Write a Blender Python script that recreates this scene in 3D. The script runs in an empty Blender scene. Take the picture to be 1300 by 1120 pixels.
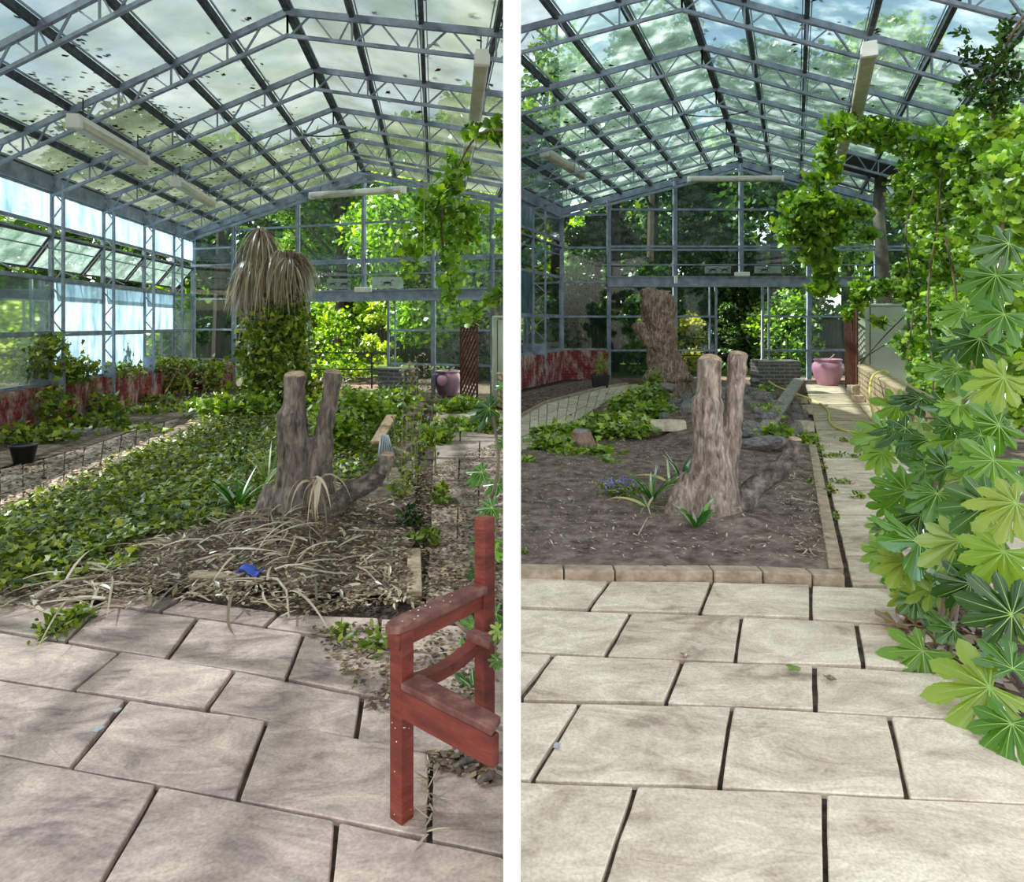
import bpy, bmesh, math, random
import numpy as np
from mathutils import Vector, Matrix, noise

random.seed(7); rng = np.random.default_rng(7)
SC = bpy.context.scene
COL = SC.collection
F, HY, CX, H = 850.0, 412.0, 650.0, 1.5      # focal length in px, horizon row, centre column, eye height
V = Vector

def P(px, py, D):      # a point seen at a pixel, D metres ahead
    return V(((px-CX)/F*D, D, H-(py-HY)/F*D))
def G(px, py, z=0.0):  # a point of a level surface
    D = (H-z)*F/(py-HY)
    return V(((px-CX)/F*D, D, z))
def PZ(px, py, z):
    return G(px, py, z)

# ------------------------------------------------------------------ materials
MATS = {}
def nodes(name):
    m = bpy.data.materials.new(name); m.use_nodes = True
    nt = m.node_tree; nt.nodes.clear()
    out = nt.nodes.new('ShaderNodeOutputMaterial')
    MATS[name] = m
    return m, nt, out
def N(nt, typ, **kw):
    n = nt.nodes.new(typ)
    for k, v in kw.items():
        if k.startswith('i_'):
            key = k[2:]
            key = int(key) if key.isdigit() else key.replace('_', ' ')
            n.inputs[key].default_value = v
        else: setattr(n, k, v)
    return n
def ramp(nt, stops):
    r = nt.nodes.new('ShaderNodeValToRGB')
    e = r.color_ramp.elements
    while len(e) < len(stops): e.new(0.5)
    for i, (p, c) in enumerate(stops):
        e[i].position = p; e[i].color = (c[0], c[1], c[2], 1) if not isinstance(c, (int, float)) else (c, c, c, 1)
    return r
def srgb(r, g, b):
    f = lambda c: ((c/255+0.055)/1.055)**2.4 if c > 10 else c/255/12.92
    return (f(r), f(g), f(b))

def simple(name, cols, scale=8, rough=0.7, metal=0.0, bump=0.2, bscale=None, detail=6, dist=0.0, stretch=None, spec=0.5, coord='Object'):
    m, nt, out = nodes(name)
    tc = N(nt, 'ShaderNodeTexCoord')
    src = tc.outputs[coord]
    if stretch:
        mp = N(nt, 'ShaderNodeMapping'); mp.inputs['Scale'].default_value = stretch
        nt.links.new(src, mp.inputs[0]); src = mp.outputs[0]
    n = N(nt, 'ShaderNodeTexNoise', i_Scale=scale, i_Detail=detail, i_Distortion=dist, i_Roughness=0.6)
    nt.links.new(src, n.inputs['Vector'])
    k = len(cols); r = ramp(nt, [(0.3+0.4*i/max(1, k-1), c) for i, c in enumerate(cols)])
    nt.links.new(n.outputs['Fac'], r.inputs[0])
    b = N(nt, 'ShaderNodeBsdfPrincipled', i_Roughness=rough, i_Metallic=metal)
    b.inputs['Specular IOR Level'].default_value = spec
    nt.links.new(r.outputs[0], b.inputs['Base Color'])
    if bump:
        n2 = N(nt, 'ShaderNodeTexNoise', i_Scale=bscale or scale*3, i_Detail=6)
        nt.links.new(src, n2.inputs['Vector'])
        bp = N(nt, 'ShaderNodeBump', i_Strength=bump, i_Distance=0.02)
        nt.links.new(n2.outputs['Fac'], bp.inputs['Height']); nt.links.new(bp.outputs[0], b.inputs['Normal'])
    nt.links.new(b.outputs[0], out.inputs[0])
    return m

def leafmat(name, cols, trans=0.45, gloss=0.12, rough=0.35, obj=False):
    m, nt, out = nodes(name)
    g = N(nt, 'ShaderNodeNewGeometry')
    r = ramp(nt, [(i/max(1, len(cols)-1), c) for i, c in enumerate(cols)])
    if obj: g = N(nt, 'ShaderNodeObjectInfo'); nt.links.new(g.outputs['Random'], r.inputs[0])
    else: nt.links.new(g.outputs['Random Per Island'], r.inputs[0])
    d = N(nt, 'ShaderNodeBsdfDiffuse'); t = N(nt, 'ShaderNodeBsdfTranslucent'); s = N(nt, 'ShaderNodeBsdfGlossy', i_Roughness=rough)
    s.inputs['Color'].default_value = (0.9, 0.95, 0.9, 1)
    nt.links.new(r.outputs[0], d.inputs[0])
    hs = N(nt, 'ShaderNodeHueSaturation', i_Saturation=1.15, i_Value=1.5)
    nt.links.new(r.outputs[0], hs.inputs['Color']); nt.links.new(hs.outputs[0], t.inputs[0])
    a = N(nt, 'ShaderNodeMixShader', i_0=trans); b = N(nt, 'ShaderNodeMixShader')
    fr = N(nt, 'ShaderNodeFresnel', i_IOR=1.4)
    mm = N(nt, 'ShaderNodeMath', operation='MULTIPLY'); mm.inputs[1].default_value = gloss*3.2
    mm.use_clamp = True
    nt.links.new(fr.outputs[0], mm.inputs[0]); nt.links.new(mm.outputs[0], b.inputs[0])
    nt.links.new(d.outputs[0], a.inputs[1]); nt.links.new(t.outputs[0], a.inputs[2])
    nt.links.new(a.outputs[0], b.inputs[1]); nt.links.new(s.outputs[0], b.inputs[2])
    nt.links.new(b.outputs[0], out.inputs[0])
    return m

def glassmat(name, tint, dirtcols, lo, hi, scale=1.5, trans=0.6, gl=0.5, stretch=None, ramp_lo=0.3, ramp_hi=0.7, fine=0.0):
    """thin pane: clear glass mixed with a patchy dirt / algae / whitewash film"""
    m, nt, out = nodes(name)
    tc = N(nt, 'ShaderNodeTexCoord'); src = tc.outputs['Object']
    if stretch:
        mp = N(nt, 'ShaderNodeMapping'); mp.inputs['Scale'].default_value = stretch
        nt.links.new(src, mp.inputs[0]); src = mp.outputs[0]
    n = N(nt, 'ShaderNodeTexNoise', i_Scale=scale, i_Detail=8, i_Roughness=0.65, i_Distortion=0.4)
    nt.links.new(src, n.inputs['Vector'])
    fr = ramp(nt, [(ramp_lo, lo), (ramp_hi, hi)]); nt.links.new(n.outputs['Fac'], fr.inputs[0])
    n3 = N(nt, 'ShaderNodeTexNoise', i_Scale=scale*2.3, i_Detail=6)
    nt.links.new(src, n3.inputs['Vector'])
    cr = ramp(nt, [(0.3+0.4*i/max(1, len(dirtcols)-1), c) for i, c in enumerate(dirtcols)])
    nt.links.new(n3.outputs['Fac'], cr.inputs[0])
    tr = N(nt, 'ShaderNodeBsdfTransparent'); tr.inputs[0].default_value = (*tint, 1)
    gs = N(nt, 'ShaderNodeBsdfGlossy', i_Roughness=0.04)
    fz = N(nt, 'ShaderNodeFresnel', i_IOR=1.45)
    mm = N(nt, 'ShaderNodeMath', operation='MULTIPLY'); mm.inputs[1].default_value = gl
    nt.links.new(fz.outputs[0], mm.inputs[0])
    g1 = N(nt, 'ShaderNodeMixShader'); nt.links.new(mm.outputs[0], g1.inputs[0])
    nt.links.new(tr.outputs[0], g1.inputs[1]); nt.links.new(gs.outputs[0], g1.inputs[2])
    d = N(nt, 'ShaderNodeBsdfDiffuse'); t = N(nt, 'ShaderNodeBsdfTranslucent')
    nt.links.new(cr.outputs[0], d.inputs[0]); nt.links.new(cr.outputs[0], t.inputs[0])
    dt = N(nt, 'ShaderNodeMixShader', i_0=trans); nt.links.new(d.outputs[0], dt.inputs[1]); nt.links.new(t.outputs[0], dt.inputs[2])
    mx = N(nt, 'ShaderNodeMixShader'); nt.links.new(fr.outputs[0], mx.inputs[0])
    nt.links.new(g1.outputs[0], mx.inputs[1]); nt.links.new(dt.outputs[0], mx.inputs[2])
    nt.links.new(mx.outputs[0], out.inputs[0])
    return m

def slabmat(name, cols, stain, joint_rot=0.4):
    m, nt, out = nodes(name)
    tc = N(nt, 'ShaderNodeTexCoord'); g = N(nt, 'ShaderNodeNewGeometry')
    # every slab shifts the pattern, so the ripples stop at its edges
    cmb = N(nt, 'ShaderNodeCombineXYZ')
    mu = N(nt, 'ShaderNodeMath', operation='MULTIPLY'); mu.inputs[1].default_value = 37.0
    nt.links.new(g.outputs['Random Per Island'], mu.inputs[0])
    nt.links.new(mu.outputs[0], cmb.inputs[0]); nt.links.new(mu.outputs[0], cmb.inputs[2])
    ad = N(nt, 'ShaderNodeVectorMath', operation='ADD')
    nt.links.new(tc.outputs['Object'], ad.inputs[0]); nt.links.new(cmb.outputs[0], ad.inputs[1])
    mp = N(nt, 'ShaderNodeMapping'); mp.inputs['Scale'].default_value = (1.0, 1.9, 1); mp.inputs['Rotation'].default_value = (0, 0, joint_rot)
    nt.links.new(ad.outputs[0], mp.inputs[0])
    wv = N(nt, 'ShaderNodeTexNoise', i_Scale=1.6, i_Detail=3, i_Distortion=1.8)
    nt.links.new(mp.outputs[0], wv.inputs['Vector'])
    # contour-like ripples : sine of a slow noise
    s1 = N(nt, 'ShaderNodeMath', operation='MULTIPLY'); s1.inputs[1].default_value = 34
    s2 = N(nt, 'ShaderNodeMath', operation='SINE')
    nt.links.new(wv.outputs['Fac'], s1.inputs[0]); nt.links.new(s1.outputs[0], s2.inputs[0])
    n = N(nt, 'ShaderNodeTexNoise', i_Scale=3.0, i_Detail=9, i_Roughness=0.68, i_Distortion=0.8)
    nt.links.new(mp.outputs[0], n.inputs['Vector'])
    mx = N(nt, 'ShaderNodeMath', operation='MULTIPLY_ADD'); mx.inputs[1].default_value = 0.03
    nt.links.new(s2.outputs[0], mx.inputs[0]); nt.links.new(n.outputs['Fac'], mx.inputs[2])
    pi = N(nt, 'ShaderNodeMath', operation='MULTIPLY_ADD'); pi.inputs[1].default_value = 0.12; 
    nt.links.new(g.outputs['Random Per Island'], pi.inputs[0]); nt.links.new(mx.outputs[0], pi.inputs[2])
    r = ramp(nt, [(0.38+0.34*i/(len(cols)-1), c) for i, c in enumerate(cols)])
    nt.links.new(pi.outputs[0], r.inputs[0])
    # fine grit
    gr = N(nt, 'ShaderNodeTexNoise', i_Scale=90, i_Detail=3); nt.links.new(ad.outputs[0], gr.inputs['Vector'])
    grr = ramp(nt, [(0.3, (0.82, 0.82, 0.82)), (0.6, (1.08, 1.08, 1.08))]); nt.links.new(gr.outputs['Fac'], grr.inputs[0])
    m1 = N(nt, 'ShaderNodeMix', data_type='RGBA', blend_type='MULTIPLY'); m1.inputs['Factor'].default_value = 1
    nt.links.new(r.outputs[0], m1.inputs[6]); nt.links.new(grr.outputs[0], m1.inputs[7])
    # dark lichen stains
    st = N(nt, 'ShaderNodeTexNoise', i_Scale=2.3, i_Detail=8, i_Roughness=0.7); nt.links.new(tc.outputs['Object'], st.inputs['Vector'])
    sr = ramp(nt, [(stain[0], 0.0), (stain[1], stain[2])]); nt.links.new(st.outputs['Fac'], sr.inputs[0])
    m2 = N(nt, 'ShaderNodeMix', data_type='RGBA'); m2.inputs[7].default_value = (*srgb(72, 64, 60), 1)
    nt.links.new(sr.outputs[0], m2.inputs['Factor']); nt.links.new(m1.outputs[2], m2.inputs[6])
    ab = N(nt, 'ShaderNodeMath', operation='ABSOLUTE'); nt.links.new(s2.outputs[0], ab.inputs[0])
    lr = ramp(nt, [(0.0, (0.80, 0.78, 0.76)), (0.22, (1.02, 1.02, 1.02)), (1.0, (1, 1, 1))]); nt.links.new(ab.outputs[0], lr.inputs[0])
    m3 = N(nt, 'ShaderNodeMix', data_type='RGBA', blend_type='MULTIPLY'); nt.links.new(n.outputs['Fac'], m3.inputs['Factor'])
    nt.links.new(m2.outputs[2], m3.inputs[6]); nt.links.new(lr.outputs[0], m3.inputs[7]); m2 = m3
    b = N(nt, 'ShaderNodeBsdfPrincipled', i_Roughness=0.8)
    nt.links.new(m2.outputs[2], b.inputs['Base Color'])
    bp = N(nt, 'ShaderNodeBump', i_Strength=0.35, i_Distance=0.02)
    hh = N(nt, 'ShaderNodeMath', operation='MULTIPLY_ADD'); hh.inputs[1].default_value = 0.08
    nt.links.new(s2.outputs[0], hh.inputs[0]); nt.links.new(n.outputs['Fac'], hh.inputs[2])
    nt.links.new(hh.outputs[0], bp.inputs['Height']); nt.links.new(bp.outputs[0], b.inputs['Normal'])
    nt.links.new(b.outputs[0], out.inputs[0])
    return m

def brickmat(name, c1, c2, mortar, scale=1.0, bw=0.22, rh=0.075, flake=None, rough=0.8, msize=0.012):
    m, nt, out = nodes(name)
    uv = N(nt, 'ShaderNodeUVMap'); 
    br = N(nt, 'ShaderNodeTexBrick'); br.inputs['Scale'].default_value = scale
    br.inputs['Brick Width'].default_value = bw; br.inputs['Row Height'].default_value = rh; br.inputs['Mortar Size'].default_value = msize
    br.inputs['Color1'].default_value = (*c1, 1); br.inputs['Color2'].default_value = (*c2, 1); br.inputs['Mortar'].default_value = (*mortar, 1)
    nt.links.new(uv.outputs[0], br.inputs['Vector'])
    col = br.outputs['Color']
    if flake:
        mp = N(nt, 'ShaderNodeMapping'); mp.inputs['Scale'].default_value = (1.6, 0.9, 1); nt.links.new(uv.outputs[0], mp.inputs[0])
        n = N(nt, 'ShaderNodeTexNoise', i_Scale=2.2, i_Detail=9, i_Roughness=0.72); nt.links.new(mp.outputs[0], n.inputs['Vector'])
        r = ramp(nt, [(flake[1], 0.0), (flake[2], 1.0)]); nt.links.new(n.outputs['Fac'], r.inputs[0])
        mx = N(nt, 'ShaderNodeMix', data_type='RGBA'); mx.inputs[7].default_value = (*flake[0], 1)
        nt.links.new(r.outputs[0], mx.inputs['Factor']); nt.links.new(col, mx.inputs[6]); col = mx.outputs[2]
    n2 = N(nt, 'ShaderNodeTexNoise', i_Scale=14, i_Detail=6); nt.links.new(uv.outputs[0], n2.inputs['Vector'])
    r2 = ramp(nt, [(0.3, (0.65,)*3), (0.7, (1.15,)*3)]); nt.links.new(n2.outputs['Fac'], r2.inputs[0])
    m1 = N(nt, 'ShaderNodeMix', data_type='RGBA', blend_type='MULTIPLY'); m1.inputs['Factor'].default_value = 1
    nt.links.new(col, m1.inputs[6]); nt.links.new(r2.outputs[0], m1.inputs[7])
    b = N(nt, 'ShaderNodeBsdfPrincipled', i_Roughness=rough); nt.links.new(m1.outputs[2], b.inputs['Base Color'])
    bp = N(nt, 'ShaderNodeBump', i_Strength=0.6, i_Distance=0.01); bp.invert = True
    nt.links.new(br.outputs['Fac'], bp.inputs['Height']); nt.links.new(bp.outputs[0], b.inputs['Normal'])
    nt.links.new(b.outputs[0], out.inputs[0])
    return m

STEEL = simple('painted_steel', [srgb(94, 104, 120), srgb(126, 136, 152), srgb(148, 158, 170)], scale=5, rough=0.55, bump=0.05)
STEELD = simple('glazing_bar', [srgb(30, 33, 34), srgb(52, 57, 60), srgb(84, 92, 98)], scale=9, rough=0.8, bump=0.2)  # dark grey paints in the unlit purlin undersides, along with black gasket dirt
WHITE = simple('white_paint', [(0.86, 0.86, 0.86), (0.9, 0.9, 0.9)], scale=2, rough=0.9, bump=0.0)
ROOFG_L = glassmat('roof_glass_west', (0.19, 0.225, 0.26), [srgb(50, 60, 44), srgb(68, 78, 62), srgb(90, 98, 86)], 0.25, 0.92, scale=0.7, trans=0.72, gl=0.35)
ROOFG_R = glassmat('roof_glass_east', (0.37, 0.44, 0.45), [srgb(50, 66, 58), srgb(72, 92, 84), srgb(138, 154, 150)], 0.30, 0.72, scale=1.1, trans=0.72, gl=0.35)
WINDG = glassmat('window_glass', (0.62, 0.74, 0.72), [srgb(60, 84, 74), srgb(120, 140, 130)], 0.03, 0.22, scale=0.8, trans=0.6, gl=0.9)
WASHG = glassmat('whitewashed_glass', (0.75, 0.85, 0.88), [srgb(80, 106, 120), srgb(132, 158, 172)], 0.6, 0.97, scale=1.6, trans=0.8, gl=0.5, stretch=(1.5, 1.5, 0.5), ramp_lo=0.32, ramp_hi=0.55)
VENTG = glassmat('vent_glass', (0.6, 0.7, 0.7), [srgb(60, 84, 74), srgb(120, 140, 134)], 0.2, 0.75, scale=2.0, trans=0.7, gl=0.6)
SLAB_L = slabmat('sandstone_west', [srgb(128, 110, 104), srgb(166, 145, 136), srgb(188, 166, 154), srgb(208, 186, 168)], (0.56, 0.70, 0.65), 0.4)
SLAB_R = slabmat('sandstone_east', [srgb(154, 136, 116), srgb(186, 168, 144), srgb(204, 187, 162), srgb(220, 204, 178)], (0.64, 0.76, 0.5), 0.2)
KERB = simple('kerb_concrete', [srgb(126, 108, 86), srgb(160, 140, 116), srgb(182, 164, 142)], scale=12, rough=0.9, bump=0.5)
SOIL = simple('soil', [srgb(74, 62, 55), srgb(116, 100, 90), srgb(150, 134, 120)], scale=9, rough=1, bump=1.0, bscale=40, detail=10, spec=0.1)
SOIL2 = simple('joint_dirt', [srgb(50, 42, 38), srgb(84, 72, 64), srgb(112, 98, 84)], scale=14, rough=1, bump=0.8, bscale=60, spec=0.1)
TURF = simple('turf', [srgb(40, 56, 26), srgb(66, 86, 38), srgb(92, 104, 52)], scale=3, rough=1, bump=0.5, spec=0.1)
REDB = brickmat('red_painted_brick', srgb(150, 48, 44), srgb(130, 40, 40), srgb(100, 30, 32), bw=0.23, rh=0.075, flake=(srgb(186, 160, 150), 0.47, 0.60))
GREYB = brickmat('grey_brick', srgb(94, 92, 92), srgb(74, 73, 76), srgb(128, 124, 118), bw=0.23, rh=0.08)
TANB = brickmat('tan_stone_brick', srgb(186, 160, 128), srgb(166, 140, 110), srgb(96, 80, 64), bw=0.26, rh=0.10, flake=(srgb(206, 188, 160), 0.5, 0.7))
def barkmat(name, cols, st=(9, 9, 1.4), bump=1.0):
    return simple(name, cols, scale=4.5, rough=0.95, bump=bump, bscale=9, stretch=st, dist=0.6, spec=0.2, detail=9)
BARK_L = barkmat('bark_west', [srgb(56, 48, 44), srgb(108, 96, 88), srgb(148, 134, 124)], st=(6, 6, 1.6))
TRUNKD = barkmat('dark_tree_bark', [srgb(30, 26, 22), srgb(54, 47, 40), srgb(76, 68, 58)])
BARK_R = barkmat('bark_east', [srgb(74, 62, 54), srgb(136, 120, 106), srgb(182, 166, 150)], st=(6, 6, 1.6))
BARKT = barkmat('dead_bark', [srgb(62, 48, 40), srgb(132, 110, 94), srgb(186, 166, 148)], st=(6, 6, 1.2))
BRANCH = simple('weathered_branch', [srgb(40, 36, 34), srgb(96, 86, 78), srgb(150, 138, 124)], scale=14, rough=0.95, bump=0.9)
CUT = simple('cut_wood', [srgb(120, 92, 70), srgb(168, 140, 112), srgb(190, 164, 136)], scale=18, rough=0.9, bump=0.4)
REDW = simple('red_painted_wood', [srgb(88, 32, 26), srgb(118, 46, 36), srgb(140, 64, 50)], scale=7, rough=0.5, bump=0.25, bscale=30, stretch=(1, 1, 4))
REDT = simple('worn_red_wood', [srgb(92, 48, 44), srgb(120, 72, 66), srgb(150, 112, 104)], scale=16, rough=0.6, bump=0.35)
DOT = simple('white_speck', [(0.8, 0.75, 0.7)]*2, bump=0)
PINK = simple('pink_glaze', [srgb(178, 122, 146), srgb(202, 150, 172)], scale=3, rough=0.25, bump=0.03)
TREL = simple('brown_trellis', [srgb(76, 44, 36), srgb(116, 70, 56)], scale=12, rough=0.8)
CABG = simple('pale_green_metal', [srgb(150, 158, 138), srgb(176, 182, 160)], scale=2, rough=0.5, bump=0.05)
DARK = simple('dark_metal', [srgb(22, 24, 24), srgb(38, 40, 40)], scale=5, rough=0.6)
PIPE = simple('flue_metal', [srgb(84, 80, 72), srgb(130, 124, 112)], scale=6, rough=0.5, metal=0.3)
LAMPW = simple('lamp_body', [srgb(206, 204, 194), srgb(226, 224, 216)], scale=4, rough=0.5, bump=0.02)
LAMPD = simple('lamp_diffuser', [srgb(160, 150, 128), srgb(196, 188, 168)], scale=6, rough=0.35, bump=0.02)
BLACKP = simple('black_plastic', [srgb(16, 17, 19), srgb(28, 30, 32)], scale=4, rough=0.5)
HOSE = simple('yellow_hose', [srgb(204, 190, 88), srgb(222, 212, 120)], scale=4, rough=0.45, bump=0.02)
ROCK = simple('grey_rock', [srgb(74, 70, 68), srgb(122, 117, 111), srgb(164, 158, 148)], scale=5, rough=0.9, bump=0.8)
STONE = simple('pale_stone', [srgb(150, 136, 116), srgb(188, 174, 150), srgb(210, 198, 176)], scale=9, rough=0.9, bump=0.5)
PLANK = simple('grey_plank', [srgb(110, 104, 96), srgb(150, 142, 132), srgb(176, 168, 156)], scale=6, rough=0.9, bump=0.5, stretch=(6, 1, 6))
CORR = simple('corrugated_sheet', [srgb(130, 134, 140), srgb(186, 190, 194)], scale=7, rough=0.5, metal=0.2)
BLUE = simple('blue_plastic', [srgb(40, 64, 150), srgb(70, 96, 186)], scale=20, rough=0.5)
TERR = simple('old_terracotta', [srgb(84, 62, 52), srgb(128, 100, 84), srgb(150, 124, 106)], scale=10, rough=0.9, bump=0.6)
STRAW = leafmat('dry_straw', [srgb(112, 94, 76), srgb(170, 150, 124), srgb(206, 192, 168)], trans=0.2, gloss=0.05)
FROND = leafmat('dead_frond', [srgb(120, 104, 88), srgb(172, 154, 132), srgb(206, 190, 168)], trans=0.2, gloss=0.03)
LITTER = leafmat('dead_leaf', [srgb(50, 36, 28), srgb(82, 62, 48), srgb(112, 88, 68), srgb(138, 114, 90), srgb(184, 162, 134)], trans=0.15, gloss=0.03)
ROOFLIT = leafmat('roof_leaf_litter', [srgb(40, 28, 22), srgb(74, 52, 40)], trans=0.1, gloss=0.0)
IVY = leafmat('ivy_leaf', [srgb(50, 68, 24), srgb(86, 106, 36), srgb(124, 142, 48), srgb(172, 176, 74)], trans=0.35, gloss=.03, rough=.5)
IVYB = leafmat('bright_ivy_leaf', [srgb(78, 108, 32), srgb(122, 152, 48), srgb(176, 192, 72)], trans=0.4, gloss=.04, rough=.5)
VINE = leafmat('vine_leaf', [srgb(64, 96, 34), srgb(104, 142, 46), srgb(142, 176, 60), srgb(182, 204, 88)], trans=0.5, gloss=0.05, rough=.45)
FATS = leafmat('fatsia_leaf', [srgb(44, 74, 22), srgb(66, 106, 30), srgb(90, 134, 38), srgb(120, 156, 50), srgb(146, 160, 72)], trans=0.42, gloss=0.42, rough=0.22, obj=True)
VEIN = simple('leaf_vein', [srgb(120, 152, 66), srgb(146, 176, 84)], bump=0, rough=0.5)
STEM = simple('green_stem', [srgb(104, 112, 60), srgb(140, 140, 84)], rough=0.6, bump=0.1)
WOODY = simple('woody_stem', [srgb(76, 62, 48), srgb(120, 100, 78)], rough=0.8, bump=0.3)
TREEL = leafmat('tree_leaf', [srgb(48, 76, 24), srgb(86, 122, 38), srgb(130, 164, 54), srgb(168, 192, 80)], trans=0.45, gloss=0.04)
TREED = leafmat('dark_tree_leaf', [srgb(24, 42, 18), srgb(42, 66, 28), srgb(70, 98, 40)], trans=0.35, gloss=0.03)
YELLOW = leafmat('golden_leaf', [srgb(150, 150, 30), srgb(196, 188, 44), srgb(220, 210, 90)], trans=0.4)
PURPLE = leafmat('violet_petal', [srgb(110, 100, 190), srgb(150, 140, 220)], trans=0.3)
REDL = leafmat('red_brown_leaf', [srgb(110, 50, 34), srgb(150, 84, 50), srgb(120, 96, 70)], trans=0.3)
FENCEW = simple('weathered_fence', [srgb(44, 40, 36), srgb(66, 60, 54)], scale=3, rough=0.9, stretch=(6, 6, 1))
PANEL = glassmat('frosted_panel', (0.8, 0.85, 0.82), [srgb(170, 180, 172), srgb(196, 204, 198)], 0.6, 0.8, scale=3)

# ------------------------------------------------------------------ mesh helpers
class MB:
    def __init__(s): s.v = []; s.f = []; s.mi = []; s.mat = 0; s.uvs = {}
    def add(s, vs, fs, uv=None):
        o = len(s.v); s.v += [tuple(v) for v in vs]
        for i, f in enumerate(fs):
            s.f.append([a+o for a in f]); s.mi.append(s.mat)
            if uv: s.uvs[len(s.f)-1] = uv[i]
    def beam(s, p, q, w, h, up=V((0, 0, 1))):
        """a bar from p to q, w wide, h tall (centred)"""
        p = V(p); q = V(q); d = (q-p)
        if d.length < 1e-5: return
        d.normalize(); up = V(up)
        if abs(d.dot(up)) > 0.98: up = V((0, 1, 0)) if abs(d.y) < 0.9 else V((1, 0, 0))
        r = d.cross(up).normalized(); u = r.cross(d).normalized()
        vs = []
        for e in (p, q):
            for a, b in ((-1, -1), (1, -1), (1, 1), (-1, 1)): vs.append(e+r*(a*w/2)+u*(b*h/2))
        s.add(vs, [(3, 2, 1, 0), (4, 5, 6, 7), (0, 1, 5, 4), (1, 2, 6, 5), (2, 3, 7, 6), (3, 0, 4, 7)])
    def prism(s, base, top):
        n = len(base); vs = list(base)+list(top)
        fs = [tuple(range(n-1, -1, -1)), tuple(range(n, 2*n))]+[(i, (i+1) % n, n+(i+1) % n, n+i) for i in range(n)]
        s.add(vs, fs)
    def slab(s, q, z0, z1, bev=0.0035):
        """flagstone from four plan corners with a softened edge"""
        q = [V((a[0], a[1], 0)) for a in q]; c = sum(q, V((0, 0, 0)))/len(q)
        # worn corners & slightly uneven edges
        pts = []
        for i in range(len(q)):
            a, b, pr = q[i], q[(i+1) % len(q)], q[i-1]
            e1 = (b-a).normalized(); e0 = (pr-a).normalized(); k = 0.007
            pts.append(a+e0*k); pts.append(a+(e0+e1)*k*0.3); pts.append(a+e1*k)
            n = max(1, int((b-a).length/0.12)); nr = V((-e1.y, e1.x, 0))
            for j in range(1, n):
                pts.append(a.lerp(b, j/n)+nr*random.uniform(-0.003, 0.003))
        lo = [p+V((0, 0, z0)) for p in pts]; mid = [p+V((0, 0, z1-bev)) for p in pts]
        hi = [p+(c-p).normalized()*bev*1.2+V((0, 0, z1+random.uniform(-.0008, .0008))) for p in pts]
        n = len(pts); vs = lo+mid+hi+[c+V((0, 0, z1))]
        fs = [(i, (i+1) % n, n+(i+1) % n, n+i) for i in range(n)]+[(n+i, n+(i+1) % n, 2*n+(i+1) % n, 2*n+i) for i in range(n)]
        fs += [(2*n+i, 2*n+(i+1) % n, 3*n) for i in range(n)]
        s.add(vs, fs)
    def tube(s, pts, rad, n=10, cap=True, jit=0.0):
        pts = [V(p) for p in pts]; m = len(pts)
        if isinstance(rad, (int, float)): rad = [rad]*m
        vs = []; ref = None
        for i, p in enumerate(pts):
            d = (pts[min(i+1, m-1)]-pts[max(i-1, 0)]).normalized()
            if ref is None: ref = V((1, 0, 0)) if abs(d.x) < 0.8 else V((0, 1, 0))
            r = (ref-d*ref.dot(d)).normalized(); ref = r; u = d.cross(r)
            for k in range(n):
                a = 2*math.pi*k/n; rr = rad[i]*(1+random.uniform(-jit, jit))
                vs.append(p+r*(math.cos(a)*rr)+u*(math.sin(a)*rr))
        fs = [(i*n+k, i*n+(k+1) % n, (i+1)*n+(k+1) % n, (i+1)*n+k) for i in range(m-1) for k in range(n)]
        if cap: fs += [tuple(range(n-1, -1, -1)), tuple(range((m-1)*n, m*n))]
        s.add(vs, fs)
    def lathe(s, c, prof, n=40):
        vs = []; c = V(c)
        for r, z in prof:
            for k in range(n): a = 2*math.pi*k/n; vs.append(c+V((r*math.cos(a), r*math.sin(a), z)))
        m = len(prof)
        fs = [(i*n+k, i*n+(k+1) % n, (i+1)*n+(k+1) % n, (i+1)*n+k) for i in range(m-1) for k in range(n)]
        s.add(vs, fs)
    def build(s, name, mats, parent=None, smooth=False):
        me = bpy.data.meshes.new(name); me.from_pydata(s.v, [], s.f)
        if not isinstance(mats, (list, tuple)): mats = [mats]
        for m in mats: me.materials.append(m)
        me.polygons.foreach_set('material_index', s.mi)
        if s.uvs:
            l = me.uv_layers.new(name='UVMap')
            for pi, uv in s.uvs.items():
                for k, li in enumerate(me.polygons[pi].loop_indices): l.data[li].uv = uv[k]
        if smooth: me.polygons.foreach_set('use_smooth', [True]*len(me.polygons))
        me.update()
        o = bpy.data.objects.new(name, me); COL.objects.link(o)
        if parent: o.parent = parent; o.matrix_parent_inverse = parent.matrix_world.inverted()
        return o

def tag(o, label=None, cat=None, group=None, kind=None):
    if label: o['label'] = label
    if cat: o['category'] = cat
    if group: o['group'] = group
    if kind: o['kind'] = kind
    return o
def thing(name, label, cat, loc=(0, 0, 0), group=None):
    o = bpy.data.objects.new(name, None); COL.objects.link(o); o.location = loc
    o.empty_display_size = 0.1
    bpy.context.view_layer.update()
    return tag(o, label, cat, group)
def struct(o): o['kind'] = 'structure'; return o
def bevel(o, w=0.005, seg=2):
    m = o.modifiers.new('bevel', 'BEVEL'); m.width = w; m.segments = seg; m.limit_method = 'ANGLE'
    return o

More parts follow.
